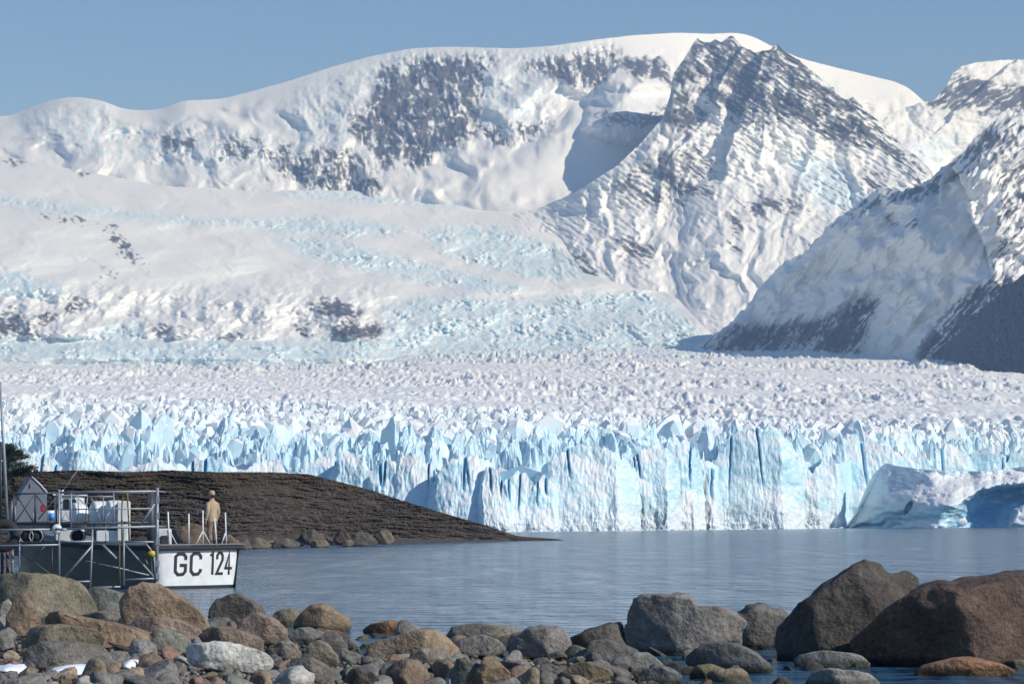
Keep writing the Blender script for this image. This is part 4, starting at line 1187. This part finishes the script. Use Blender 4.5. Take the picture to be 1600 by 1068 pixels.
def hull_part(name, i0, i1, mat, s0=0, grow=0.0):
    bm = bmesh.new()
    rows = []
    for st in STA:
        h = section(st)[i0:i1 + 1]
        rows.append([[bm.verts.new(B(sg * (l + grow), st[0] + s0, z)) for l, z in h] for sg in (1, -1)])
    for a, b in zip(rows[:-1], rows[1:]):
        for k in (0, 1):
            for i in range(len(a[k]) - 1):
                bm.faces.new((a[k][i], a[k][i + 1], b[k][i + 1], b[k][i]))
    return bchild(bm_obj(name, bm, mat, None))
hull_part('hull', 2, 5, HULLC)
hull_part('hull_bottom', 0, 2, BLACK)
# transom: slightly bowed white plate
def bow(l):
    return -.16 * (1 - (l / 1.75) ** 2) + .0
def tpanel(name, z0, z1, mat, out=0.0, nl=20, nz=6):
    bm = bmesh.new()
    g = []
    for j in range(nz + 1):
        z = z0 + (z1 - z0) * j / nz
        hw = np.interp(z, [-.55, 0, .14, 1.41], [1.2, 1.53, 1.545, 1.70]) + (.02 * math.sin(3 * z))
        r = []
        for i in range(nl + 1):
            u = -1 + 2 * i / nl
            l = hw * u
            rnd = .22 * max(0, abs(u) - .86) ** 2 / .0196
            r.append(bm.verts.new(B(l, bow(l) + rnd - out - .10 * (z / 1.4), z)))
        g.append(r)
    for a, b in zip(g[:-1], g[1:]):
        for i in range(nl):
            bm.faces.new((a[i], a[i + 1], b[i + 1], b[i]))
    return bchild(bm_obj(name, bm, mat))
transom = tpanel('transom', .10, 1.26, WHITE)
tpanel('boot_stripe', -.4, .104, BLACK, .004)
# deck and rubbing strake
bm = bmesh.new()
dl = [bm.verts.new(B(st[2] - .03, st[0] - (.12 if st[0] == 0 else 0), st[3] - .06)) for st in STA]
dr = [bm.verts.new(B(-st[2] + .03, st[0] - (.12 if st[0] == 0 else 0), st[3] - .06)) for st in STA]
for i in range(len(STA) - 1):
    bm.faces.new((dl[i], dl[i + 1], dr[i + 1], dr[i]))
bchild(bm_obj('deck', bm, DECKC))
tr = [B(l, bow(l) - .17, 1.335) for l in np.linspace(-1.72, 1.72, 15)]
def strake(name, pts, w, h, mat):
    bm = bmesh.new()
    rings = []
    for i, p in enumerate(pts):
        d = (pts[min(i + 1, len(pts) - 1)] - pts[max(i - 1, 0)]).normalized()
        nrm = d.cross(Vector((0, 0, 1))).normalized()
        rings.append([bm.verts.new(p + nrm * a + Vector((0, 0, b))) for a, b in ((-w, -h), (w * .8, -h * .7), (w, 0), (w * .8, h * .8), (-w, h))])
    for a, b in zip(rings[:-1], rings[1:]):
        fence_mesh(bm, a, b)
    bm.faces.new(rings[0]); bm.faces.new(rings[-1][::-1])
    return bchild(bm_obj(name, bm, mat, None, False))
strake('stern_fender', tr, .08, .075, RUBBER)
strake('stern_coaming', [p + Vector((0, .05, .115)) for p in tr], .05, .03, DECKC)
strake('port_fender', [B(-st[2], st[0], st[3] - .06) for st in STA], .07, .08, RUBBER)
strake('port_gunwale', [B(-st[2] + .04, st[0], st[3] + .045) for st in STA], .05, .025, GALV)
strake('starboard_fender', [B(st[2], st[0], st[3] - .06) for st in STA][::-1], .07, .08, RUBBER)

# registration letters, built as thin plates of block strokes
def tz(px, py):
    """photo pixel to a place on the transom plate: lateral, height"""
    Y = 87.0
    for _ in range(6):
        p = P(px, py, Y)
        l = (p[0] - BO.x + BA.x * 0) / (BT.x) 
        Y = BO.y + BT.y * l + BA.y * (bow(l) - .10 * .5)
    return l, p[2]
def stroke_letter(name, strokes, w):
    bm = bmesh.new()
    for poly in strokes:
        pts = [Vector((*tz(*q), 0)) for q in poly]
        L, R = [], []
        for i, p in enumerate(pts):
            d0 = (p - pts[i - 1]).normalized() if i else (pts[1] - p).normalized()
            d1 = (pts[i + 1] - p).normalized() if i < len(pts) - 1 else d0
            n0, n1 = Vector((-d0.y, d0.x, 0)), Vector((-d1.y, d1.x, 0))
            mt = (n0 + n1).normalized()
            k = w / max(.5, mt.dot(n0))
            L.append(p + mt * k); R.append(p - mt * k)
        def v3(q, out):
            return bm.verts.new(B(q.x, bow(q.x) - .10 * (q.y / 1.4) - out, q.y))
        for i in range(len(pts) - 1):
            n_ = max(1, int((pts[i + 1] - pts[i]).length / .1))
            for j in range(n_):
                a, b = j / n_, (j + 1) / n_
                q = [L[i].lerp(L[i + 1], a), L[i].lerp(L[i + 1], b), R[i].lerp(R[i + 1], b), R[i].lerp(R[i + 1], a)]
                f = [v3(c, .014) for c in q]; g_ = [v3(c, .004) for c in q]
                bm.faces.new(f); fence_mesh(bm, f, g_)
    o = bm_obj(name, bm, BLACK, None, False)
    o.parent = transom
    return o
wS = .052
stroke_letter('letter', [[(284, 874), (284, 869), (280.5, 864.8), (273, 864.8), (269, 869), (269, 892), (273, 897.2), (280.5, 896.4), (284, 892), (284, 882.5), (275.5, 882.5)]], wS)
stroke_letter('letter', [[(307, 873), (307, 868.5), (303.5, 864), (296.5, 864), (292.5, 868.5), (292.5, 891.5), (296.5, 896.8), (303.5, 896), (307, 891.5), (307, 888)]], wS)
stroke_letter('numeral', [[(322.5, 867.5), (326.3, 863.5), (326.3, 897)]], wS * .88)
stroke_letter('numeral', [[(333.5, 873), (333.5, 867), (336, 863), (340, 863), (342.3, 867), (342.3, 874), (333, 895.3), (343.5, 895.3)]], wS * .88)
stroke_letter('numeral', [[(353.6, 897), (353.6, 863), (347.5, 886.8), (358.8, 886.8)]], wS * .8)

# railing round the stern deck
ST = [(264.5, 799, 852, 1.02), (295, 802, 850, 1.0), (317, 797, 850, .92), (338.5, 808, 851, .9), (353.5, 800, 851.5, 1.0)]
def onb(px, py, s=.08):
    Y = 87.06
    for _ in range(8):
        l = ((px - 800) / F * Y - BO.x - BA.x * s) / BT.x
        Y = BO.y + BT.y * l + BA.y * s
    return Pv(px, py, Y)
tops = []
for i, (px, y0, y1, k) in enumerate(ST):
    px2 = px + (-3.5 if i == 3 else (-2 if i == 0 else (-1.5 if i == 4 else 0)))
    a, b_ = onb(px, y1 + 1), onb(px2, y0)
    tops.append(b_)
    o = bchild(tube('stanchion', [a, b_], .024, WHITE))
    if i in (0, 2):
        bchild(tube('brace', [onb(px, 828), onb(px + 12.5, 851.5)], .018, WHITE))
    if i in (2, 4):
        bchild(tube('brace', [onb(px, 829), onb(px - (11.5 if i == 2 else 8), 851)], .018, WHITE))
for k in (0, 1):
    for a, b_ in zip(tops[:-1], tops[1:]):
        dz = Vector((0, 0, -.03 - .52 * k))
        bchild(tube('lifeline', [a + dz, a.lerp(b_, .5) + dz - Vector((0, 0, .015)), b_ + dz], .005, WIRE, n=5))
# deck gear, given as photo outline and place along the boat
def block(name, x0, x1, y0, y1, Y, dep, mat, parent=boat, bev=.03, **props):
    """a bevelled box that spans photo pixels x0..x1, y0..y1 at distance Y"""
    a, b_ = Pv(x0, y1, Y), Pv(x1, y0, Y)
    bm = bmesh.new(); bmesh.ops.create_cube(bm, size=1)
    bmesh.ops.scale(bm, vec=(b_.x - a.x, dep, b_.z - a.z), verts=bm.verts)
    bmesh.ops.bevel(bm, geom=bm.edges[:], offset=min(bev, .2 * min(b_.x - a.x, b_.z - a.z)), segments=2, affect='EDGES')
    bmesh.ops.translate(bm, vec=((a.x + b_.x) / 2, Y + dep / 2, (a.z + b_.z) / 2), verts=bm.verts)
    o = bm_obj(name, bm, mat, None, False, **props)
    if parent is boat:
        bchild(o)
    elif parent is not None:
        o.parent = parent
    return o
block('stern_locker', 247, 263.5, 825, 852, 87.4, .8, WHITE)
block('engine_box', 250, 262, 836, 851, 87.2, .2, DARK_SHADED)
def barrel(name, x0, x1, y0, y1, Y, mat, parent=boat, ribs=4):
    a, b_ = Pv(x0, (y0 + y1) / 2, Y), Pv(x1, (y0 + y1) / 2, Y + .25)
    r = (y1 - y0) / 2 * Y / F
    bm = bmesh.new()
    L = 14
    tube_bm(bm, [a.lerp(b_, i / L) for i in range(L + 1)], [r * (.55 if i in (0, L) else (.93 if i in (1, L - 1) else (1.0 if i % 3 else .955))) for i in range(L + 1)], 20)
    o = bchild(bm_obj(name, bm, mat))
    return o
barrel('liferaft_canister', 143, 168, 782, 822, 90.2, WHITE)
barrel('liferaft_canister', 166, 193, 781, 823, 89.7, WHITE)
barrel('liferaft_canister', 112, 134, 785, 822, 91, WHITE)
for x in (147, 163, 172, 188):
    bchild(tube('cradle_leg', [Pv(x, 818, 89.6), Pv(x + 2, 851, 89.6)], .03, DARK_SHADED))
block('deck_cabinet', 183, 200, 782, 845, 89.0, .6, WHITE)
block('hatch_box', 150, 186, 828, 852, 89.2, .7, CREAMP)
wh = block('wheelhouse', 84, 121, 773, 850, 92.4, 1.6, WHITE, bev=.08)
for x0, x1 in ((87, 97), (99, 109), (111, 119)):
    block('window', x0, x1, 779, 796, 92.38, .03, BLACK)
block('roof_edge', 82, 123, 770.5, 774, 92.3, 1.8, CREAMP)
block('red_box', 63, 69, 788, 799, 91.6, .2, REDP)
bk = bchild(tube('bucket', [Pv(79, 815, 90.5), Pv(79, 797, 90.5)], [.11, .14], CREAMP, n=16))
bchild(tube('bucket_band', [Pv(81, 812, 90.43), Pv(81, 801, 90.43)], [.095, .11], BLUEP, n=16))
block('side_bench', 24, 132, 814, 827, 91.4, .5, DARK_SHADED)
for px in (42, 57, 121):
    p = Pv(px, 837, 90.6)
    bm = bmesh.new()
    tube_bm(bm, [p + Vector((0, -.05, 0)), p + Vector((0, .5, 0))], .21, 18)
    w_ = bchild(bm_obj('winch_drum', bm, RUBBER))
    bm = bmesh.new()
    bmesh.ops.create_cone(bm, cap_ends=False, segments=20, radius1=.25, radius2=.25, depth=.06)
    bmesh.ops.solidify(bm, geom=bm.faces[:], thickness=.035)
    bmesh.ops.rotate(bm, matrix=Matrix.Rotation(math.pi / 2, 3, 'X'), verts=bm.verts)
    bmesh.ops.translate(bm, vec=p + Vector((0, -.08, 0)), verts=bm.verts)
    bchild(bm_obj('drum_rim', bm, GALV))
# grey gabled shelter on the foredeck
Ys = 95.0
bm = bmesh.new()
pr = [Pv(20, 868, Ys), Pv(21, 800, Ys), Pv(34, 768, Ys), Pv(49.5, 744.5, Ys), Pv(62, 756, Ys), Pv(73.5, 769, Ys), Pv(73.5, 868, Ys)]
f0 = [bm.verts.new(p) for p in pr]; f1 = [bm.verts.new(p + Vector((-.6, 2.2, 0))) for p in pr]
bm.faces.new(f0); bm.faces.new(f1[::-1]); fence_mesh(bm, f0, f1)
bchild(bm_obj('shelter', bm, CANVAS, None, False))
bchild(tube('shelter_edge', [Pv(49.5, 744, Ys - .02), Pv(62, 755.5, Ys - .02), Pv(74, 769, Ys - .02)], .022, WHITE))
bchild(tube('shelter_slit', [Pv(46.5, 755, Ys - .01), Pv(46.5, 762, Ys - .01)], .018, BLACK))
# whip antenna
bchild(tube('antenna', [Pv(97, 768, 90), Pv(128, 724, 90), Pv(165, 668, 90), Pv(205, 612, 90)], [.016, .011, .008, .005], CREAMP, n=6))
bchild(tube('antenna_base', [Pv(92, 778, 90), Pv(97.5, 767, 90), Pv(99, 765, 90)], [.03, .045, .02], CREAMP))

# ================================================================== METAL GANGWAY
YG = 80.0
gang = empty('gangway', Pv(120, 905, YG), 'galvanised tubular steel gangway truss in front of the boat', 'gangway')
def gchild(o):
    o.parent = gang; o.matrix_parent_inverse = Matrix.Translation(-Vector(gang.location)); return o
BARS = [  # kind, x0, y0, x1, y1, thickness px, plane (0 near, 1 far), shade painted in as darker steel
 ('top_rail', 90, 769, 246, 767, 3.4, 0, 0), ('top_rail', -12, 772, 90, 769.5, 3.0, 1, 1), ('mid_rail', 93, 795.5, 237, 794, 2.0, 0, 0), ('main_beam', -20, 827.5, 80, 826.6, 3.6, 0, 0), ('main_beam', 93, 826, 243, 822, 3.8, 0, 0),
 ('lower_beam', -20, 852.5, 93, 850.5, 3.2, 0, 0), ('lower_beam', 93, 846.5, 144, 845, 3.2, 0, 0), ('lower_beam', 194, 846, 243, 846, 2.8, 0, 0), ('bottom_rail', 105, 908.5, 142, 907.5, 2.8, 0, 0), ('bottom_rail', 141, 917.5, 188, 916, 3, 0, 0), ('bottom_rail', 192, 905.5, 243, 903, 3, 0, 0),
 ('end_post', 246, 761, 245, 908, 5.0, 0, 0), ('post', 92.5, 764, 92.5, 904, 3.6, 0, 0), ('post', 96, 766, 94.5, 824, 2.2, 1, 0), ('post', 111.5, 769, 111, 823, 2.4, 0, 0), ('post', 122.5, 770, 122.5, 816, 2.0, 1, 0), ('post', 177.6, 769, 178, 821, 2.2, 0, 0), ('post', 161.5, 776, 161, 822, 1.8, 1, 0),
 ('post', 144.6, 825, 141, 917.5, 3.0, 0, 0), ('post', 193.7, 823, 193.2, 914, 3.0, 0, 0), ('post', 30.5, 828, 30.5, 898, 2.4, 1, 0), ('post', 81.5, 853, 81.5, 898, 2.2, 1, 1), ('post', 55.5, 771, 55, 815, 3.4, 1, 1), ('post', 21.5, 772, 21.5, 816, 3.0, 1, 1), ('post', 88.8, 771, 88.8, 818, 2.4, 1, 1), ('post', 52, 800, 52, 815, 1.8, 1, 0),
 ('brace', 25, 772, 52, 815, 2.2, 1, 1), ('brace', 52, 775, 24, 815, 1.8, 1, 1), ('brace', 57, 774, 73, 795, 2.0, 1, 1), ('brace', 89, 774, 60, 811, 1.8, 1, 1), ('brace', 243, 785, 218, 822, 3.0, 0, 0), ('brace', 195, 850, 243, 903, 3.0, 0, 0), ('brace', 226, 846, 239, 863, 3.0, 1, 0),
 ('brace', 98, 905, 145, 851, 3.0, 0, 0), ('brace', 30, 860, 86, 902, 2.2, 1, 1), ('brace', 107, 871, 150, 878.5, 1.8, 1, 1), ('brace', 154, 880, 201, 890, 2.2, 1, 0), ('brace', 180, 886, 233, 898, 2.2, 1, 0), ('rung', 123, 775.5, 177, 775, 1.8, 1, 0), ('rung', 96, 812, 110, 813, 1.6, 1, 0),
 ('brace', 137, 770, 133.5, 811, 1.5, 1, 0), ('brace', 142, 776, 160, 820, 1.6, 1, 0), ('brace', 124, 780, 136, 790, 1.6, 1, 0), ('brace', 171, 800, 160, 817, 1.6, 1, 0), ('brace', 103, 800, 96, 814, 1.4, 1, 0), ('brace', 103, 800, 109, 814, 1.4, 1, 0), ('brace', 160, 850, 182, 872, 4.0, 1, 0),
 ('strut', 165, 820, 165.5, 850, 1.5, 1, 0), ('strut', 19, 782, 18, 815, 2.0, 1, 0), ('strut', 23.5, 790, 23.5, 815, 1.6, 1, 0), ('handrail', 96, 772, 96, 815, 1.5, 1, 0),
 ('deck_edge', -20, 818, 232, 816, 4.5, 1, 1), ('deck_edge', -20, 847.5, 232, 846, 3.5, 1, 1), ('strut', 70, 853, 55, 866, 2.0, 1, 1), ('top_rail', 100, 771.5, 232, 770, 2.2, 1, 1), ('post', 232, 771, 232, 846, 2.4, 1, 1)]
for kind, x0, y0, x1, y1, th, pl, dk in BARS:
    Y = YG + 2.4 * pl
    gchild(tube(kind, [Pv(x0, y0, Y), Pv(x1, y1, Y)], th * .5 * Y / F, DARK_SHADED if dk else GALV, n=10))
for x, y in ((96, 769), (178, 768), (243, 767), (243, 822), (96, 826), (178, 823)):
    gchild(tube('cross_tie', [Pv(x, y, YG), Pv(x, y, YG) + Vector((0, 2.4, 0))], .025, GALV))
for y in (780, 805, 846, 880, 900):
    gchild(block('clamp_plate', 243, 249, y - 5, y + 5, YG - .06, .05, GALV, None, .01))
p = Pv(88.5, 826, YG - .12)
bm = bmesh.new()
tube_bm(bm, [p, p + Vector((0, .05, 0)), p + Vector((0, .10, 0))], [.13, .155, .13], 20)
pu = gchild(bm_obj('pulley', bm, CREAMP))
gchild(tube('pulley_hub', [p + Vector((0, -.02, 0)), p + Vector((0, .12, 0))], .04, DARK_SHADED))
gchild(tube('pulley_arm', [Pv(91, 826, YG - .1), Pv(104, 827, YG - .1)], .04, GALV))
gchild(tube('pull_cable', [Pv(85, 832, YG - .1), Pv(45, 838, YG + .3), Pv(-10, 845, YG + .6)], .006, WIRE, n=5))

# mast, piles, tyre, hoses, float
mast = tube('mast', [Pv(11.5, 816, 80.6), Pv(6, 700, 80.6), Pv(0, 596, 80.6)], [.055, .045, .035], GALV, label='tall grey metal mast leaning at the left edge beside the gangway', category='mast', n=12)
tube('stay_cable', [Pv(2, 770, 80.6), Pv(25, 782, 80.8), Pv(60, 800, 81)], .006, WIRE, mast, n=5)
tube('side_pole', [Pv(1.5, 816, 80.9), Pv(1, 690, 80.9)], .035, DARK_SHADED, mast, n=10)
for k, (px, w, y0, lab) in enumerate([(3.5, 6, 848, 'rusty timber pile leftmost under the gangway'), (11.5, 5, 850, 'rusty timber pile in the middle of three under the gangway'), (19, 4.5, 848, 'pale encrusted timber pile right of the rusty ones')]):
    a, b_ = Pv(px, 910, 82.8), Pv(px, y0, 82.8)
    tube('timber_pile', [a, a.lerp(b_, .5) + Vector((.01, 0, 0)), b_], [w * .52 * 82.8 / F, w * .48 * 82.8 / F, w * .5 * 82.8 / F], RUSTP if k < 2 else plain('weathered_wood', (.22, .20, .17), .9, 0, .5, 9), label=lab, category='pile', group='piles under the gangway', n=12)
tube('steel_piling', [Pv(236, 858, 83.4), Pv(236, 769, 83.4)], .125, DARK_SHADED, label='thick dark steel piling behind the right end of the gangway', category='piling', n=20)
bm = bmesh.new()
c = Pv(6, 836, 80.3)
R0, R1, nseg, nt_ = .36, .155, 40, 14
rings = []
for i in range(nseg):
    a = i / nseg * 6.28319
    ring = []
    for j in range(nt_):
        b_ = j / nt_ * 6.28319
        r = R0 + R1 * math.cos(b_) * 1.0
        ring.append(bm.verts.new(c + Vector((r * math.cos(a), R1 * .8 * math.sin(b_), r * math.sin(a)))))
    rings.append(ring)
for i in range(nseg):
    fence_mesh(bm, rings[i], rings[(i + 1) % nseg])
bm_obj('tyre_fender', bm, RUBBER, None, True, label='black rubber tyre fender hung at the left end of the gangway', category='tyre')
tube('hanging_hose', [Pv(191, 850, 81.5), Pv(190, 800, 81.5), Pv(191.5, 776, 81.5), Pv(195.5, 768, 81.4), Pv(199, 772, 81.5), Pv(200.5, 800, 81.5), Pv(202, 845, 81.5)], .028, HOSE, label='olive hose looped over the gangway rail', category='hose')
tube('hanging_rope', [Pv(187, 845, 79.85), Pv(186.5, 880, 79.85), Pv(187.5, 915, 79.85)], [.02, .026, .02], plain('tarred_rope', (.10, .085, .05), .9, 0, .4, 14), label='old vertical rope hanging down the gangway front', category='rope')
fl = tube('yellow_float', [Pv(231, 864, 79.8), Pv(234.5, 864, 79.8), Pv(240, 865, 79.8), Pv(242, 866, 79.8)], [.03, .085, .10, .03], YELLOW, n=14, label='yellow float tied to the gangway end post', category='float')
tube('lashing', [Pv(232, 864, 79.85), Pv(227, 866, 79.85), Pv(227.5, 874, 79.85), Pv(231, 881, 79.85)], [.02, .025, .03, .02], HOSE, fl)

# ================================================================== PERSON ON THE STERN
SKIN = plain('skin', (.40, .25, .18), .6, 0, .06, 20)
KHAKI = plain('khaki_jacket', (.42, .30, .19), .85, 0, .14, 9)
CAMO = plain('tan_camouflage', (.21, .155, .105), .85, 0, .5, 11)
BOOT = plain('black_boot', (.02, .02, .02), .5, 0, .2, 9)
HAIR = plain('dark_hair', (.03, .022, .016), .7, 0, .3, 40)
foot = B(1.23, 1.0, 1.36)
ps = bpy.data.objects.new('person', None); COL.objects.link(ps)
ps.location = foot; ps.rotation_euler = (0, 0, math.radians(52)); ps.scale = (1.055,) * 3
ps['label'] = 'person in khaki jacket and cap standing on the boat stern'; ps['category'] = 'person'
JO = {'pelvis': (0, 0, .95, .135, .115), 'belly': (0, .0, 1.10, .13, .105), 'chest': (0, .0, 1.30, .16, .115), 'neckb': (0, -.01, 1.46, .07, .065), 'neck': (0, .01, 1.53, .055, .055), 'head': (0, .03, 1.62, .078, .09), 'crown': (0, .03, 1.73, .06, .07)}
for s_, sx in (('L', -1), ('R', 1)):
    JO.update({'sh' + s_: (sx * .17, 0, 1.40, .065, .065), 'el' + s_: (sx * .235, -.035, 1.12, .046, .046), 'wr' + s_: (sx * .235, .05, .87, .03, .028), 'palm' + s_: (sx * .235, .07, .79, .034, .018),
               'hip' + s_: (sx * .09, 0, .88, .095, .095), 'kn' + s_: (sx * .105, .015, .50, .06, .06), 'an' + s_: (sx * .11, -.01, .10, .042, .045), 'toe' + s_: (sx * .125, .14, .035, .04, .03)})
EDG = [('pelvis', 'belly'), ('belly', 'chest'), ('chest', 'neckb'), ('neckb', 'neck'), ('neck', 'head'), ('head', 'crown')]
for s_, sx in (('L', -1), ('R', 1)):
    EDG += [('chest', 'sh' + s_), ('sh' + s_, 'el' + s_), ('el' + s_, 'wr' + s_), ('wr' + s_, 'palm' + s_), ('pelvis', 'hip' + s_), ('hip' + s_, 'kn' + s_), ('kn' + s_, 'an' + s_), ('an' + s_, 'toe' + s_)]
    for k, (fy, ln) in enumerate([(.035, .075), (.013, .085), (-.010, .08), (-.031, .062)]):
        a, b_ = f'f{k}a{s_}', f'f{k}b{s_}'
        JO[a] = (sx * .235, .075 + fy, .745, .0095, .0095); JO[b_] = (sx * .222, .085 + fy, .745 - ln, .0075, .0075)
        EDG += [('palm' + s_, a), (a, b_)]
    JO['ta' + s_] = (sx * .215, .115, .80, .011, .011); JO['tb' + s_] = (sx * .205, .13, .755, .009, .009)
    EDG += [('palm' + s_, 'ta' + s_), ('ta' + s_, 'tb' + s_)]
names = list(JO)
me = bpy.data.meshes.new('body')
me.from_pydata([JO[n][:3] for n in names], [(names.index(a), names.index(b_)) for a, b_ in EDG], [])
body = bpy.data.objects.new('body', me); COL.objects.link(body); body.parent = ps
md = body.modifiers.new('skin', 'SKIN'); md.use_smooth_shade = True
sk = me.skin_vertices[0].data
for i, n in enumerate(names):
    sk[i].radius = JO[n][3:5]
    sk[i].use_root = n == 'pelvis'
body.modifiers.new('sub', 'SUBSURF').levels = 1
body.modifiers['sub'].render_levels = 1
me.materials.append(SKIN)
def loft(name, rings, mat, parent, n=20, capa=True, capb=True):
    """rings of (x, y, z, rx, ry[, tilt])"""
    bm = bmesh.new(); rr = []
    for q in rings:
        x, y, z, rx, ry = q[:5]
        rr.append([bm.verts.new((x + rx * math.cos(k / n * 6.28319), y + ry * math.sin(k / n * 6.28319), z + (q[5] * math.sin(k / n * 6.28319) if len(q) > 5 else 0))) for k in range(n)])
    for a, b_ in zip(rr[:-1], rr[1:]):
        fence_mesh(bm, a, b_)
    if capa: bm.faces.new(rr[0][::-1])
    if capb: bm.faces.new(rr[-1])
    return bm_obj(name, bm, mat, parent)
loft('jacket', [(0, 0, .80, .185, .145), (0, 0, .83, .192, .15), (0, 0, .95, .182, .142), (0, 0, 1.08, .172, .133), (0, 0, 1.22, .188, .14), (0, 0, 1.34, .205, .138), (0, 0, 1.42, .192, .118), (0, 0, 1.465, .125, .095), (0, .005, 1.50, .078, .08), (0, .01, 1.535, .072, .075)], KHAKI, ps, 24)
for sx in (-1, 1):
    loft('sleeve', [(sx * .165, 0, 1.43, .06, .07), (sx * .195, -.003, 1.38, .075, .08), (sx * .225, -.02, 1.25, .068, .072), (sx * .24, -.035, 1.12, .06, .064), (sx * .242, .0, .99, .054, .056), (sx * .238, .045, .885, .046, .046), (sx * .238, .05, .87, .04, .04)], KHAKI, ps, 16)
    loft('trouser_leg', [(sx * .085, 0, .90, .105, .118), (sx * .092, 0, .78, .10, .108), (sx * .10, .012, .60, .085, .09), (sx * .105, .015, .48, .08, .084), (sx * .11, -.005, .33, .078, .085), (sx * .112, -.01, .22, .07, .075), (sx * .112, -.01, .19, .058, .062)], CAMO, ps, 18)
    loft('boot', [(sx * .12, .045, 0.0, .054, .15), (sx * .12, .045, .03, .055, .152), (sx * .12, .035, .075, .052, .13), (sx * .115, .0, .12, .052, .075), (sx * .112, -.01, .20, .056, .06), (sx * .112, -.01, .235, .058, .062)], BOOT, ps, 18)
loft('watch_strap', [(-.238, .052, .895, .05, .05), (-.238, .052, .865, .05, .05)], CREAMP, ps, 14)
loft('hair', [(0, .005, 1.57, .06, .06), (0, .0, 1.61, .08, .092), (0, .015, 1.67, .084, .098), (0, .02, 1.70, .084, .098)], HAIR, ps, 20)
cp = loft('cap', [(0, .03, 1.665, .096, .115), (0, .03, 1.70, .098, .118), (0, .03, 1.755, .094, .112), (0, .03, 1.795, .075, .09), (0, .03, 1.812, .04, .05)], KHAKI, ps, 22)
bm = bmesh.new()
f0 = [bm.verts.new((.085 * math.cos(a), .12 + .11 * math.sin(a), 1.668 - .03 * math.sin(a))) for a in np.linspace(0, math.pi, 12)]
f1 = [bm.verts.new(v.co + Vector((0, 0, .008))) for v in f0]
bm.faces.new(f0); bm.faces.new(f1[::-1]); fence_mesh(bm, f0, f1)
bm_obj('peak', bm, KHAKI, cp)
fc = loft('nose', [(0, .125, 1.60, .014, .012), (0, .135, 1.615, .013, .014), (0, .12, 1.65, .008, .008)], SKIN, ps, 8)
for sx in (-1, 1):
    loft('ear', [(sx * .083, .02, 1.595, .008, .014), (sx * .088, .018, 1.62, .011, .022), (sx * .086, .018, 1.648, .009, .018)], SKIN, ps, 8)
    loft('eye', [(sx * .032, .112, 1.628, .012, .006), (sx * .032, .114, 1.634, .014, .007), (sx * .032, .112, 1.64, .012, .006)], BOOT, ps, 8)
loft('mouth', [(0, .112, 1.565, .022, .006), (0, .114, 1.572, .024, .006)], plain('lips', (.32, .14, .11), .6), ps, 8)

# ================================================================== TREE
LEAF = plain('dark_leaves', (.030, .042, .018), .75, 0, .5, 1.2)
BARK = plain('tree_bark', (.07, .055, .042), .9, 0, .4, 6)
YT = 238.0
tb = Pv(14, 822, YT)
tree = empty('evergreen_tree', tb, 'dark evergreen tree with layered boughs behind the mast at the left edge', 'tree')
def tchild(o):
    o.parent = tree; o.matrix_parent_inverse = Matrix.Translation(-tb); return o
bm = bmesh.new()
tube_bm(bm, [tb, Pv(15, 790, YT), Pv(12, 750, YT), Pv(14, 715, YT), Pv(18, 692, YT)], [.24, .2, .15, .09, .03], 10)
rs = np.random.RandomState(9)
lv, lf = [], []
limbs = []
for k in range(44):
    u = rs.rand()
    py = 692 + 84 * u
    base = Pv(14, py + 6, YT)
    ang = rs.rand() * 6.28
    ln = (.6 + 2.6 * (1 - (1 - u) ** 1.6)) * (.6 + .5 * rs.rand())
    tip = base + Vector((math.cos(ang) * ln, math.sin(ang) * ln, .25 * ln * (rs.rand() - .1) + .2))
    tube_bm(bm, [base, base.lerp(tip, .5) + Vector((0, 0, .06)), tip], [.06, .035, .012], 6)
    limbs.append((base, tip, ln))
tchild(bm_obj('trunk', bm, BARK))
for base, tip, ln in limbs:
    for q in range(int(60 + 85 * ln)):
        f = .25 + .8 * rs.rand()
        c = np.array(base.lerp(tip, f)) + np.array([rs.randn() * .28, rs.randn() * .28, rs.randn() * .085 + .05])
        for w_ in range(3):
            a = rs.randn(3); a[2] *= .45; a /= np.linalg.norm(a)
            b_ = np.cross(a, rs.randn(3)); b_ /= np.linalg.norm(b_); b_[2] *= .6
            cc = c + rs.randn(3) * .05
            sz = .06 + .06 * rs.rand()
            i0 = len(lv)
            lv += [cc - a * sz, cc + b_ * sz * .5, cc + a * sz, cc - b_ * sz * .5]
            lf.append((i0, i0 + 1, i0 + 2, i0 + 3))
tchild(link('crown', mesh_np('crown', np.array(lv), np.array(lf), False), LEAF))
